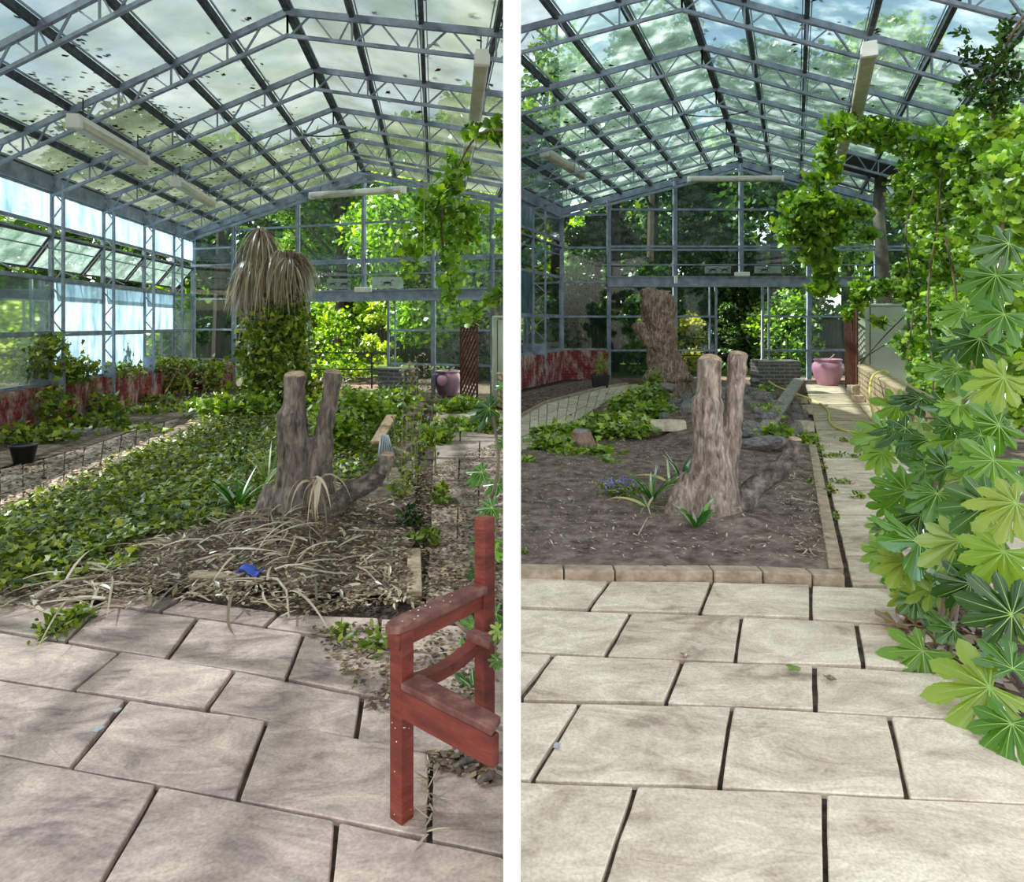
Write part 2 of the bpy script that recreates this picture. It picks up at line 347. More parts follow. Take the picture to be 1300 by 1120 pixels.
# ---- leaves: many copies of one outline in ONE mesh (the foliage of one plant)
def shape_fan(out, zc=0.0, zo=0.0):
    vs = [(0.45, 0, zc)]+[(x, y, zo-0.25*abs(y)) for x, y in out]
    n = len(out); return np.array(vs), [(0, 1+i, 1+(i+1) % n) for i in range(n)]
IVYS = shape_fan([(0.12, 0.02), (0, 0.28), (0.05, 0.5), (0.36, 0.3), (0.55, 0.42), (0.62, 0.2), (1, 0), (0.62, -0.2), (0.55, -0.42), (0.36, -0.3), (0.05, -0.5), (0, -0.28)])
VINES = shape_fan([(0.1, 0.0), (-0.02, 0.3), (0.1, 0.52), (0.28, 0.42), (0.5, 0.56), (0.6, 0.3), (0.82, 0.3), (1, 0), (0.82, -0.3), (0.6, -0.3), (0.5, -0.56), (0.28, -0.42), (0.1, -0.52), (-0.02, -0.3)])
OVAL = (np.array([(0, 0, 0), (0.3, 0.26, -0.05), (0.7, 0.2, -0.07), (1, 0, -0.1), (0.7, -0.2, -0.07), (0.3, -0.26, -0.05), (0.5, 0, 0.04)]),
        [(6, 0, 1), (6, 1, 2), (6, 2, 3), (6, 3, 4), (6, 4, 5), (6, 5, 0)])
NEED = (np.array([(0, 0.05, 0), (1, 0.015, -0.1), (1, -0.015, -0.1), (0, -0.05, 0)]), [(0, 1, 2, 3)])
SHARDS = (np.array([(0, 0, 0), (0.3, 0.13, 0.05), (1, 0.02, -0.1), (0.5, -0.12, 0.0)]), [(0, 1, 2), (0, 2, 3)])
CARD = (np.array([(0, 0, 0), (0.4, 0.32, -0.05), (1, 0, -0.12), (0.4, -0.32, -0.05)]), [(0, 1, 2), (0, 2, 3)])

def leaves(name, shape, pos, size, mat, parent=None, up=0.6, nrm=None, jitter=0.8, side=None):
    pos = np.asarray(pos, float)
    if side is not None:            # stay on one side of the white partition
        pos = pos[(pos[:, 0]*side > 0.06)]
    n = len(pos)
    if n == 0: return None
    sv, sf = shape
    nr = rng.normal(size=(n, 3))*jitter; nr[:, 2] += up*1.5
    if nrm is not None: nr += np.asarray(nrm)
    nr /= np.linalg.norm(nr, axis=1)[:, None]
    d = rng.normal(size=(n, 3)); d -= nr*(d*nr).sum(1)[:, None]; d /= np.linalg.norm(d, axis=1)[:, None]
    b = np.cross(nr, d)
    sz = size*rng.uniform(0.6, 1.3, n)
    vv = (pos[:, None, :] + (d[:, None, :]*sv[None, :, 0:1]+b[:, None, :]*sv[None, :, 1:2]+nr[:, None, :]*sv[None, :, 2:3])*sz[:, None, None])
    k = len(sv); vv = vv.reshape(-1, 3)
    if side is not None: vv[:, 0] = np.where(vv[:, 0]*side < 0.03, 0.03*side, vv[:, 0])
    return fastmesh(name, vv, sf, k, n, mat, parent)
def fastmesh(name, vv, sf, k, n, mat, parent=None):
    me = bpy.data.meshes.new(name)
    me.vertices.add(len(vv)); me.vertices.foreach_set('co', vv.astype(np.float32).ravel())
    lens = np.array([len(f) for f in sf]); flat = np.concatenate([np.array(f) for f in sf])
    idx = (flat[None, :]+(np.arange(n)*k)[:, None]).ravel()
    me.loops.add(len(idx)); me.loops.foreach_set('vertex_index', idx.astype(np.int32))
    tl = np.tile(lens, n); st = np.concatenate([[0], np.cumsum(tl)[:-1]])
    me.polygons.add(len(tl)); me.polygons.foreach_set('loop_start', st.astype(np.int32))
    me.materials.append(mat); me.update(); me.validate()
    o = bpy.data.objects.new(name, me); COL.objects.link(o)
    if parent: o.parent = parent; o.matrix_parent_inverse = parent.matrix_world.inverted()
    return o
def ribbons(name, starts, dirs, length, width, mat, parent=None, seg=5, droop=1.0, gravity=0.0, side=None, floor=None, curl=0.3, taper=True):
    """strap leaves: start points, start directions, they bend over under their weight"""
    vs = []; n = len(starts)
    S = np.array([list(a) for a in starts], float); Dn = np.array([list(a) for a in dirs], float)
    Dn /= np.linalg.norm(Dn, axis=1)[:, None]
    L = np.asarray(length if np.ndim(length) else length*rng.uniform(0.6, 1.2, n)); W = width*rng.uniform(0.7, 1.3, n)
    sidev = np.cross(Dn, rng.normal(size=(n, 3))*0.4+np.array([0, 0, 1.0])); sidev /= (np.linalg.norm(sidev, axis=1)[:, None]+1e-9)
    cur = S.copy(); dd = Dn.copy(); rows = []
    cv = rng.normal(size=(n, 3))*curl
    for i in range(seg+1):
        t = i/seg; w = W*((1-t)**0.6*0.9+0.06 if taper else 1.0)*(0.6+0.4*min(1, t*4))
        if floor is not None: cur[:, 2] = np.maximum(cur[:, 2], floor)
        c2 = cur
        rows.append(c2-sidev*w[:, None]/2); rows.append(c2+sidev*w[:, None]/2)
        cur = cur+dd*(L/seg)[:, None]
        dd = dd+np.array([0, 0, -1.0])*droop/seg+cv/seg
        dd /= np.linalg.norm(dd, axis=1)[:, None]
    A = np.stack(rows, axis=1)
    sf = [(2*i, 2*i+2, 2*i+3, 2*i+1) for i in range(seg)]
    vv = A.reshape(-1, 3)
    if side is not None: vv[:, 0] = np.where(vv[:, 0]*side < 0.03, 0.03*side, vv[:, 0])
    return fastmesh(name, vv, sf, 2*(seg+1), n, mat, parent)
def blob_points(blobs):
    """blobs: (px,py,D, rx px, ry px, count)"""
    out = []
    for (px, py, D, rx, ry, n) in blobs:
        c = P(px, py, D); k = D/F
        q = rng.normal(size=(n, 3)); q /= np.linalg.norm(q, axis=1)[:, None]
        q *= (rng.uniform(0.05, 1, n)**0.5*(1+.75*rng.random(n)**3))[:, None]
        q[:, 0] *= rx*k; q[:, 1] *= (rx+ry)/2*k*0.8; q[:, 2] *= ry*k
        out.append(q+np.array(c))
    return np.concatenate(out)
def inpoly(x, y, poly):
    c = False; j = len(poly)-1
    for i in range(len(poly)):
        xi, yi = poly[i][0], poly[i][1]; xj, yj = poly[j][0], poly[j][1]
        if (yi > y) != (yj > y) and x < (xj-xi)*(y-yi)/(yj-yi)+xi: c = not c
        j = i
    return c
def scatter_px(poly, n, z=0.0, side=1):
    """n points on the ground, evenly over the ground area outlined by pixels"""
    g = [G(x, y, 0) for x, y in poly]
    xs = [a.x for a in g]; ys = [a.y for a in g]; out = []
    t = 0
    while len(out) < n and t < n*60:
        t += 1
        x = random.uniform(min(xs), max(xs)); y = random.uniform(min(ys), max(ys))
        if inpoly(x, y, g) and x*side > 0.05: out.append((x, y, z))
    return np.array(out)
def scatter_scr(poly, n, z=0.0, side=1):
    xs = [a[0] for a in poly]; ys = [a[1] for a in poly]; out = []
    while len(out) < n:
        x = random.uniform(min(xs), max(xs)); y = random.uniform(min(ys), max(ys))
        if inpoly(x, y, poly):
            g = G(x, y, 0)
            if g.x*side > 0.05: out.append((g.x, g.y, z))
    return np.array(out)

# ------------------------------------------------------------------ the two glasshouses
HT = 0.0185      # half thickness of the white partition between them
class Hall:
    def __init__(h, O, c, a, zr, ze, side):
        h.O = V((*O, 0)); h.c = V((*c, 0)); h.a = V((*a, 0)); h.zr = zr; h.ze = ze; h.side = side
    def pt(h, s, t, z): 
        p = h.O+h.c*s+h.a*t; return V((p.x, p.y, z))
    def rz(h, s): return h.zr-(h.zr-h.ze)*abs(s)
    def s_at(h, px, t=0.0):   # where on the cross line t a picture column falls
        k = (px-CX)/F; o = h.O+h.a*t
        return (k*o.y-o.x)/(h.c.x-k*h.c.y)
    def clip(h, p, q):
        m = HT+0.002; p = V(p); q = V(q); sp = p.x*h.side-m; sq = q.x*h.side-m
        if sp < 0 and sq < 0: return None
        if sp < 0: p = p.lerp(q, sp/(sp-sq))
        elif sq < 0: q = q.lerp(p, sq/(sq-sp))
        return p, q
    def beam(h, mb, p, q, w, hh, up=V((0, 0, 1))):
        c = h.clip(p, q)
        if c: mb.beam(c[0], c[1], w, hh, up)
    def poly(h, mb, pts, th=0.004):
        m = HT+0.002; out = []
        for i in range(len(pts)):
            p, q = pts[i], pts[(i+1) % len(pts)]; sp = p.x*h.side-m; sq = q.x*h.side-m
            if sp >= 0: out.append(p)
            if (sp < 0) != (sq < 0): out.append(p.lerp(q, sp/(sp-sq)))
        if len(out) < 3: return
        nn = (out[1]-out[0]).cross(out[2]-out[0])
        if nn.length < 1e-6: return
        mb.add(out, [tuple(range(len(out)))])

LH = Hall((-3.21, 14.5), (4.40, -1.48), (0.115, -1), 4.81, 3.72, -1)
RH = Hall((6.26, 18.3), (4.90, 0.0), (-0.423, -1), 5.96, 4.66, 1)
LT = [0, 1.2, 2.7, 4.34, 5.91, 7.5, 9.1, 10.7, 12.3, 13.9, 15.5, 17.1]
RT = [0, 2.0, 3.9, 5.76, 7.66, 9.55, 11.45, 13.35, 15.2]
trimn = [0]; winn = [0]
def trim(mb, mat, sm=False):
    trimn[0] += 1
    if not mb.v: return None
    return struct(mb.build('trim_%d' % trimn[0], mat, smooth=sm))

def roof(h, T, depth, k, glass, nm):
    for i, t in enumerate(T[1:], 1):
        mb = MB()
        for sg in (-1, 1):
            h.beam(mb, h.pt(0, t, h.zr-0.05*k), h.pt(sg, t, h.ze-0.05*k), 0.05*k, 0.085*k)
            h.beam(mb, h.pt(0, t, h.zr-depth), h.pt(sg, t, h.ze-depth), 0.045*k, 0.045*k)
            for j in range(6):
                s0 = sg*j/6; s1 = sg*(j+1)/6
                f = lambda u: s0+(s1-s0)*u
                top = lambda u: h.pt(f(u), t, h.rz(f(u))-0.07*k); bot = lambda u: h.pt(f(u), t, h.rz(f(u))-depth)
                w = 0.022*k
                h.beam(mb, top(0.0), bot(0.0), w, w)
                h.beam(mb, bot(0.04), top(0.36), w, w, V((0, 1, 0)))
                h.beam(mb, top(0.42), bot(0.72), w, w, V((0, 1, 0)))
                h.beam(mb, bot(0.80), top(0.97), w*0.8, w*0.8, V((0, 1, 0)))
        trim(mb, STEEL)
    tend = T[-1]
    for j in range(-6, 7):
        s = j/6; mb = MB(); w = (0.045 if j else 0.075)*k
        h.beam(mb, h.pt(s, -0.1, h.rz(s)+0.0), h.pt(s, tend, h.rz(s)+0.0), w*1.3, 0.10*k)
        trim(mb, STEELD)
    mb = MB()
    for i in range(len(T)-1):
        for j in range(-6, 6):
            s0, s1 = j/6, (j+1)/6
            h.poly(mb, [h.pt(s0, T[i], h.rz(s0)+0.055*k), h.pt(s1, T[i], h.rz(s1)+0.055*k), h.pt(s1, T[i+1], h.rz(s1)+0.055*k), h.pt(s0, T[i+1], h.rz(s0)+0.055*k)])
    o = mb.build('ceiling', glass); struct(o)
    # thin light glazing beads beside every purlin
    mb = MB()
    for j in range(-6, 7):
        for e in (-0.012, 0.012):
            s = max(-1, min(1, j/6+e)); h.beam(mb, h.pt(s, 0, h.rz(s)+0.04*k), h.pt(s, tend, h.rz(s)+0.04*k), 0.012*k, 0.03*k)
    trim(mb, STEEL)
roof(LH, LT, 0.29, 0.82, ROOFG_L, 'w'); roof(RH, RT, 0.35, 1.0, ROOFG_R, 'e')

def window(mbf, mbp, glass, fm=None):
    winn[0] += 1
    o = struct(mbf.build('window_%d' % winn[0], fm or STEEL))
    if mbp and mbp.v:
        p = mbp.build('pane', glass, o)
    return o

def side_wall(h, T, k, Z, s=-1.0, wash=None, tmax=None):
    """Z: dict of heights eave, up (bottom of the upper panes), vt (vent hinge), sill, bar, brick"""
    sg = 1 if s < 0 else -1
    inn = h.c.normalized()*sg       # into the hall
    tm = tmax or T[-1]
    P_ = lambda t, z, o=0.0: h.pt(s, t, z)+inn*o
    mb = MB(); h.beam(mb, P_(0, h.ze-0.14*k, .02), P_(tm, h.ze-0.14*k, .02), 0.10*k, 0.27*k); trim(mb, STEEL)
    mb = MB()
    for z, w in ((Z['up'], .05), (Z['vt'], .05), (Z['sill'], .07), (Z['bar'], .045), (Z['brick']+.02, .07)):
        h.beam(mb, P_(0, z), P_(tm, z), w*k, w*k)
    trim(mb, STEEL)
    # a thin winding rod behind the vents
    mb = MB(); h.beam(mb, P_(0.3, Z['vt']-.28*k, .16*k), P_(tm, Z['vt']-.28*k, .16*k), .022*k, .022*k); trim(mb, STEEL)
    # lattice columns
    for t in T[1:]:
        if t > tm+.01: break
        mb = MB(); w = .05*k; off = .30*k
        h.beam(mb, P_(t, Z['brick']), P_(t, h.ze-.2*k), w*1.3, w*1.3)
        h.beam(mb, P_(t, Z['brick']-.35, off), P_(t, h.ze-.12*k, off), w*.9, w*.9)
        z = Z['brick']+.05; up = 1; st = .27*k
        while z+st < h.ze-.2*k:
            a, b = ((0, z), (off, z+st)) if up else ((off, z), (0, z+st))
            h.beam(mb, P_(t, a[1], a[0]), P_(t, b[1], b[0]), .022*k, .022*k, V((0, 1, 0)))
            z += st+.02; up = 1-up
        h.beam(mb, P_(t, Z['brick']+.25, off/2), P_(t, Z['brick']-.02, off/2), off, .03*k)
        trim(mb, STEEL)
    for i in range(len(T)-1):
        t0, t1 = T[i], T[i+1]
        if t0 >= tm: break
        t1 = min(t1, tm)
        for (z0, z1, key) in ((Z['up'], h.ze-.27*k, 'u'), (Z['sill'], Z['bar'], 'm'), (Z['bar'], Z['brick'], 'l')):
            if z0 < z1: lo, hi = z0, z1
            else: lo, hi = z1, z0
            f = MB(); p = MB(); e = .03*k
            for a, b in (((t0+e, lo+e), (t1-e, lo+e)), ((t0+e, hi-e), (t1-e, hi-e)), ((t0+e, lo), (t0+e, hi)), ((t1-e, lo), (t1-e, hi))):
                h.beam(f, P_(a[0], a[1]), P_(b[0], b[1]), .025*k, .025*k)
            h.poly(p, [P_(t0, lo), P_(t1, lo), P_(t1, hi), P_(t0, hi)])
            if not f.v: continue
            window(f, p, WASHG if wash and (i, key) in wash else WINDG)
        # top-hung vent, pushed outwards
        L = (Z['vt']-Z['sill'])*1.0; ang = math.radians(48)
        dz = -L*math.cos(ang); dx = -L*math.sin(ang)
        f = MB(); p = MB(); A = P_(t0+.05, Z['vt']-.03); B = P_(t1-.05, Z['vt']-.03)
        C_ = B+V((0, 0, dz))+inn*dx; D_ = A+V((0, 0, dz))+inn*dx
        for a, b in ((A, B), (B, C_), (C_, D_), (D_, A)): h.beam(f, a, b, .05*k, .04*k)
        h.poly(p, [A, B, C_, D_])
        m0 = (A+B)/2+V((0, 0, dz*.95))+inn*(dx*.95)
        h.beam(f, m0, P_((t0+t1)/2, Z['sill']+.05), .018, .018)
        if f.v: window(f, p, VENTG if wash else WINDG, STEELD)

ZL = dict(up=2.98, vt=2.85, sill=2.19, bar=1.36, brick=0.60)
ZR = dict(up=3.78, vt=3.62, sill=2.78, bar=1.72, brick=0.78)
side_wall(LH, LT, .82, ZL, -1, wash={(i, 'u') for i in range(0, 8)} | {(i, 'm') for i in (1, 2, 3, 5)} | {(2, 'l'), (3, 'l')}-{(0, 'u')}, tmax=15.5)
side_wall(RH, RT, 1.0, ZR, -1, wash={(1, 'u'), (1, 'm'), (0, 'x')}, tmax=3.9)
side_wall(RH, RT, 1.0, ZR, 1, wash=None, tmax=11.45)

def brick_run(mb, p, q, th, z1, nrm, z0=0.0, u0=0.0):
    """a brick wall from p to q with its face on the line, thickness th away along -nrm"""
    p = V((p.x, p.y, 0)); q = V((q.x, q.y, 0)); L = (q-p).length; b = -nrm*th
    A = [p, q, q+b, p+b]; lo = [v+V((0, 0, z0)) for v in A]; hi = [v+V((0, 0, z1)) for v in A]
    ls = [0, L, L+th, 2*L+th, 2*L+2*th]
    for i in range(4):
        j = (i+1) % 4
        mb.add([lo[i], lo[j], hi[j], hi[i]], [(0, 1, 2, 3)], [[(u0+ls[i], z0), (u0+ls[i+1], z0), (u0+ls[i+1], z1), (u0+ls[i], z1)]])
    mb.add(hi, [(0, 1, 2, 3)], [[(u0, 0), (u0+L, 0), (u0+L, th), (u0, th)]])
def mkwall(h, Z, tm, s1, nm):
    inn = h.c.normalized()
    mb = MB(); q = h.clip(h.pt(-1, 0, 0), h.pt(-1, tm, 0))
    brick_run(mb, q[0]+inn*.10, q[1]+inn*.10, .22, Z['brick'], inn)
    struct(mb.build('wall_left', REDB))
    mb = MB(); b = h.a.normalized()
    brick_run(mb, h.pt(-1, .10, 0)+inn*.1, h.pt(s1, .10, 0), .24, Z['brick']+(.02), b)
    struct(mb.build('wall_back', REDB))
    # the coping strip of weathered mortar
mkwall(LH, ZL, 15.5, LH.s_at(297), 'w'); mkwall(RH, ZR, 3.3, RH.s_at(773), 'e')

def end_wall(h, k, posts, bars, thin, header, low, door, cornerbars):
    ss = [-1.0]+[h.s_at(x) for x in posts]+[1.0]
    for i, s in enumerate(ss):
        zb0 = header[1] if door[0] < s < door[1] else 0
        mb = MB(); h.beam(mb, h.pt(s, 0, zb0), h.pt(s, 0, h.rz(s)), .11*k, .09*k, V((0, 1, 0)))
        if 0 < i < len(ss)-1:
            h.beam(mb, h.pt(s, .10, header[1]), h.pt(s, .10, h.rz(s)-.1), .05*k, .05*k, V((0, 1, 0)))
        trim(mb, STEEL)
    mb = MB()
    for sg in (-1, 1):
        h.beam(mb, h.pt(0, .02, h.zr-.08*k), h.pt(sg, .02, h.ze-.08*k), .10*k, .17*k)
        h.beam(mb, h.pt(0, .3*k, h.zr-.30*k), h.pt(sg, .3*k, h.ze-.30*k), .05*k, .07*k)
    trim(mb, STEEL)
    # header beam over the doorway and the thin rail
    mb = MB(); a = ss[1]
    h.beam(mb, h.pt(a, .09, (header[0]+header[1])/2), h.pt(1, .09, (header[0]+header[1])/2), .12*k, abs(header[0]-header[1]))
    h.beam(mb, h.pt(a, .16, header[0]-.01), h.pt(1, .16, header[0]-.01), .06*k, .03)
    trim(mb, STEEL)
    mb = MB(); h.beam(mb, h.pt(a-.02, .25, thin), h.pt(1, .25, thin), .022*k, .03*k)
    for s in ss[1:]:
        h.beam(mb, h.pt(s, .25, thin), h.pt(s, 0, thin), .02, .02)
    trim(mb, STEEL)
    for i in range(len(ss)-1):
        s0, s1 = ss[i], ss[i+1]
        if s0 >= 1: break
        zs = cornerbars if i == 0 else bars+low
        f = MB(); p = MB(); zb = min(zs)-.0 if i == 0 else 0.03
        for z in zs:
            if i and z in low and door[0]-.001 <= s0 and s1 <= door[1]+.001: continue
            if z in low and i and not (s1 <= door[0]+.01 or s0 >= door[1]-.01):
                # only the part of the bay beside the opening
                if s0 < door[0]: h.beam(f, h.pt(s0, 0, z), h.pt(door[0], 0, z), .05*k, .055*k)
                if s1 > door[1]: h.beam(f, h.pt(door[1], 0, z), h.pt(s1, 0, z), .05*k, .055*k)
                continue
            h.beam(f, h.pt(s0, 0, z), h.pt(s1, 0, z), .05*k, .055*k)
        zl = zb if i == 0 else header[0]
        mid = [h.pt(0, 0, h.rz(0))] if s0 < 0 < s1 else []
        h.poly(p, [h.pt(s0, 0, zl), h.pt(s1, 0, zl), h.pt(s1, 0, h.rz(s1))]+mid+[h.pt(s0, 0, h.rz(s0))])
        if i:
            for (u0, u1) in ((s0, min(s1, door[0])), (max(s0, door[1]), s1)):
                if u1-u0 > .01 and not (u0 > door[0] and u1 < door[1]):
                    h.poly(p, [h.pt(u0, 0, .04), h.pt(u1, 0, .04), h.pt(u1, 0, header[1]), h.pt(u0, 0, header[1])])
        window(f, p, WINDG)
    # door jambs
    for d in door:
        mb = MB(); h.beam(mb, h.pt(d, .02, 0), h.pt(d, .02, header[1]), .06*k, .06*k, V((0, 1, 0)))
        e = .035 if d == door[1] else -.035
        h.beam(mb, h.pt(d+e, .0, 0), h.pt(d+e, .0, header[1]), .04*k, .04*k, V((0, 1, 0)))
        trim(mb, STEEL)
end_wall(LH, .82, [297, 378, 462, 550, 625], [3.70, 2.90, 2.85], 2.56, (2.24, 2.00), [1.38, .66], (LH.s_at(393), LH.s_at(493)), [3.3, 2.9, 2.1, 1.38, .68])
end_wall(RH, 1.0, [773, 857, 941, 1027, 1113], [4.64, 3.63, 3.54], 3.11, (2.80, 2.52), [1.715, .79], (RH.s_at(909), RH.s_at(968)), [4.5, 3.6, 2.66, 1.715, .82])

# white partition between the two halls
mb = MB(); mb.beam((0, 1.41, 3.1), (0, 19.4, 3.1), HT*2, 6.2)
struct(mb.build('wall_middle', WHITE))

# ------------------------------------------------------------------ ground
def grid_ground(name, poly, step, zf, mat, side, kind='structure'):
    xs = [p[0] for p in poly]; ys = [p[1] for p in poly]
    nx = int((max(xs)-min(xs))/step)+2; ny = int((max(ys)-min(ys))/step)+2
    idx = {}; vs = []; fs = []
    def vid(i, j):
        if (i, j) not in idx:
            x = min(xs)+i*step; y = min(ys)+j*step; idx[(i, j)] = len(vs)
            x2 = x if x*side > 0.02 else 0.02*side
            vs.append((x2, y, zf(x, y)))
        return idx[(i, j)]
    for i in range(nx):
        for j in range(ny):
            x = min(xs)+(i+.5)*step; y = min(ys)+(j+.5)*step
            if x*side < -.02 or not inpoly(x, y, poly): continue
            fs.append((vid(i, j), vid(i+1, j), vid(i+1, j+1), vid(i, j+1)))
    mb = MB(); mb.add(vs, fs); o = mb.build(name, mat, smooth=True); o['kind'] = kind
    return o
mb = MB(); mb.add([(-60, -3, -.024), (60, -3, -.024), (60, 90, -.024), (-60, 90, -.024)], [(0, 1, 2, 3)])
struct(mb.build('floor', SOIL2))
mb = MB()
mb.add([(-60, 19.5, -.02), (60, 19.5, -.02), (60, 90, -.02), (-60, 90, -.02)], [(0, 1, 2, 3)])
mb.add([(-60, -3, -.02), (-12, -3, -.02), (-9.5, 19.5, -.02), (-60, 19.5, -.02)], [(0, 1, 2, 3)])
o = mb.build('lawn', TURF); struct(o)

def lawnz(x, y): return 0
LSL = [[(-60, 948), (197, 996), (110, 1150), (-140, 1150)], [(203, 999), (424, 1042), (414, 1150), (116, 1150)], [(431, 1044), (641, 1089), (641, 1150), (420, 1150)],
 [(-60, 855), (158, 888), (88, 973), (-80, 943)], [(165, 889), (336, 914), (298, 1012), (93, 975)], [(342, 915), (543, 957), (542, 1062), (305, 1015)], [(550, 958), (641, 978), (641, 1083), (549, 1064)],
 [(-60, 793), (149, 829), (90, 875), (-60, 852)], [(154, 828), (295, 851), (260, 898), (96, 876)], [(300, 852), (457, 884), (449, 936), (266, 900)], [(463, 886), (641, 928), (641, 973), (455, 938)],
 [(-60, 748), (125, 769), (82, 812), (-60, 789)], [(130, 770), (248, 785), (209, 835), (86, 814)], [(253, 786), (383, 805), (361, 860), (215, 838)], [(388, 806), (520, 826), (506, 890), (366, 861)], [(525, 827), (641, 847), (641, 921), (512, 891)],
 [(140, 752), (228, 760), (201, 775), (130, 766)], [(234, 761), (352, 778), (334, 794), (206, 776)], [(357, 779), (480, 785), (477, 815), (339, 796)], [(485, 786), (641, 800), (641, 842), (483, 817)]]
LSL += [[(-330, 898), (-68, 946), (-150, 1150), (-520, 1100)], [(-330, 806), (-68, 853), (-88, 941), (-330, 898)], [(-330, 748), (-68, 790), (-68, 850), (-330, 803)], [(-330, 712), (-68, 746), (-68, 787), (-330, 745)],
 [(-520, 1160), (40, 1160), (-60, 1420), (-900, 1420)], [(50, 1160), (405, 1160), (380, 1420), (-45, 1420)], [(415, 1160), (641, 1160), (641, 1420), (395, 1420)]]
RSL = [[(658, 734), (771, 738), (745, 772), (658, 769)], [(776, 738), (901, 739), (886, 777), (750, 774)], [(906, 740), (1027, 743), (1027, 783), (891, 779)], [(1032, 744), (1180, 750), (1180, 796), (1032, 785)],
 [(658, 773), (798, 778), (766, 831), (658, 826)], [(803, 778), (939, 783), (931, 839), (772, 832)], [(944, 783), (1084, 791), (1093, 843), (936, 840)], [(1090, 792), (1230, 800), (1240, 852), (1099, 844)],
 [(658, 829), (699, 831), (662, 876), (658, 880)], [(705, 832), (864, 838), (842, 890), (664, 887)], [(869, 840), (1031, 845), (1032, 899), (848, 892)], [(1037, 846), (1250, 858), (1262, 915), (1038, 902)],
 [(658, 891), (733, 893), (672, 988), (658, 988)], [(738, 893), (927, 897), (910, 996), (679, 990)], [(932, 897), (1125, 909), (1148, 1010), (917, 998)], [(1132, 910), (1330, 922), (1350, 1022), (1156, 1013)],
 [(658, 993), (803, 998), (752, 1150), (658, 1150)], [(810, 998), (1043, 1008), (1045, 1150), (759, 1150)], [(1050, 1009), (1340, 1024), (1370, 1150), (1052, 1150)]]
RSL += [[(658, 1160), (745, 1160), (690, 1420), (658, 1420)], [(757, 1160), (1040, 1160), (1050, 1420), (705, 1420)], [(1055, 1160), (1400, 1160), (1500, 1420), (1066, 1420)], [(1338, 1010), (1700, 1030), (1760, 1150), (1375, 1150)], [(1340, 920), (1650, 940), (1700, 1024), (1357, 1016)]]
# slabs of the side paths
def strip(inner, outer, rows, gap=.012):
    """flagstones laid across a path between two edges (plan points)"""
    out = []
    def at(line, u):
        n = len(line)-1; i = min(n-1, int(u*n)); f = u*n-i; return line[i].lerp(line[i+1], f)
    for r in range(rows):
        u0, u1 = (r+.03)/rows, (r+.97)/rows
        cut = 0.5+0.14*((r % 2)*2-1)
        A, B, C_, D_ = at(inner, u0), at(outer, u0), at(outer, u1), at(inner, u1)
        out.append([A, A.lerp(B, cut-.01), D_.lerp(C_, cut-.01), D_]); out.append([A.lerp(B, cut+.01), B, C_, D_.lerp(C_, cut+.01)])
    return out
RP = []
kin = [G(1080, 740), G(1040, 567), G(1022, 510), G(1012, 489)]
yy = [744, 706, 654, 636, 617, 599, 584, 564, 546, 534, 514, 500, 488]
for a, b in zip(yy[:-1], yy[1:]):
    ya = a-1.0*(a-412)/200; yb = b+1.0*(b-412)/250
    xl = lambda y: 1005+(y-412)*0.235
    A = G(xl(ya), ya); B = G(xl(yb), yb); w = 1.9
    cut = .9 if yy.index(a) % 2 else 1.1
    RP.append([A, A+V((cut-.01, 0, 0)), B+V((cut-.01, 0, 0)), B]); RP.append([A+V((cut+.01, 0, 0)), A+V((w, 0, 0)), B+V((w, 0, 0)), B+V((cut+.01, 0, 0))])
outer = [G(x, y) for x, y in ((661, 529), (692, 512), (730, 502), (767, 492), (800, 488), (880, 485))]
inner = [G(x, y) for x, y in ((661, 577), (690, 563), (722, 540), (757, 521), (782, 503), (850, 490))]
RP += strip(inner, outer, 14)
LPx = strip([G(x, y) for x, y in ((0, 652), (60, 624), (110, 602), (160, 581), (200, 565), (245, 545), (290, 528))],
            [G(x, y) for x, y in ((0, 596), (60, 582), (115, 566), (165, 549), (200, 538), (250, 526), (300, 514))], 13)
LR = strip([G(x, y) for x, y in ((541, 770), (546, 690), (549, 610), (552, 560), (554, 520))],
           [G(x, y) for x, y in ((641, 762), (641, 690), (641, 610), (641, 560), (641, 520))], 8)
def paving(name, quads, mat, z1=0.0):
    mb = MB()
    for q in quads:
        g = [G(*p) if not isinstance(p, Vector) else p for p in q]
        side = -1 if sum(p.x for p in g) < 0 else 1
        g = [V((p.x if p.x*side > .022 else .022*side, p.y, 0)) for p in g]
        mb.slab(g, -.045, z1+random.uniform(-.002, .002))
    o = mb.build(name, mat, smooth=False); return struct(o)
paving('floor_paving', LSL+LPx+LR, SLAB_L)
paving('floor_paving', RSL+RP, SLAB_R)

RBED = [G(x, y) for x, y in ((661, 729), (1066, 731), (1038, 570), (1022, 512), (985, 484), (860, 484), (785, 503), (757, 521), (722, 541), (690, 565), (661, 580))]
RBED[0].x = .02; RBED[-1].x = .02
def rbz(x, y):
    z = .035+.03*noise.noise(V((x*1.1, y*1.1, 3)))+.02*noise.noise(V((x*4, y*4, 1)))+.012*noise.noise(V((x*12, y*12, 1)))
    d = math.hypot((x-3.45-.36*(y-10.6))/1.15, (y-10.6)/2.9)      # the mound under the rockery
    z += .34*max(0, 1-d*d)
    d2 = math.hypot(x-2.0*.76, y-5.1); z += .07*math.exp(-(d2/.5)**2)
    return max(z, .0)
grid_ground('soil_bed', RBED, .05, rbz, SOIL, 1)
LBED = [G(x, y) for x, y in ((-40, 760), (130, 762), (237, 748), (300, 748), (526, 768), (527, 640), (530, 560), (540, 512), (420, 500), (250, 508), (200, 566), (160, 582), (110, 603), (60, 626), (-40, 668))]
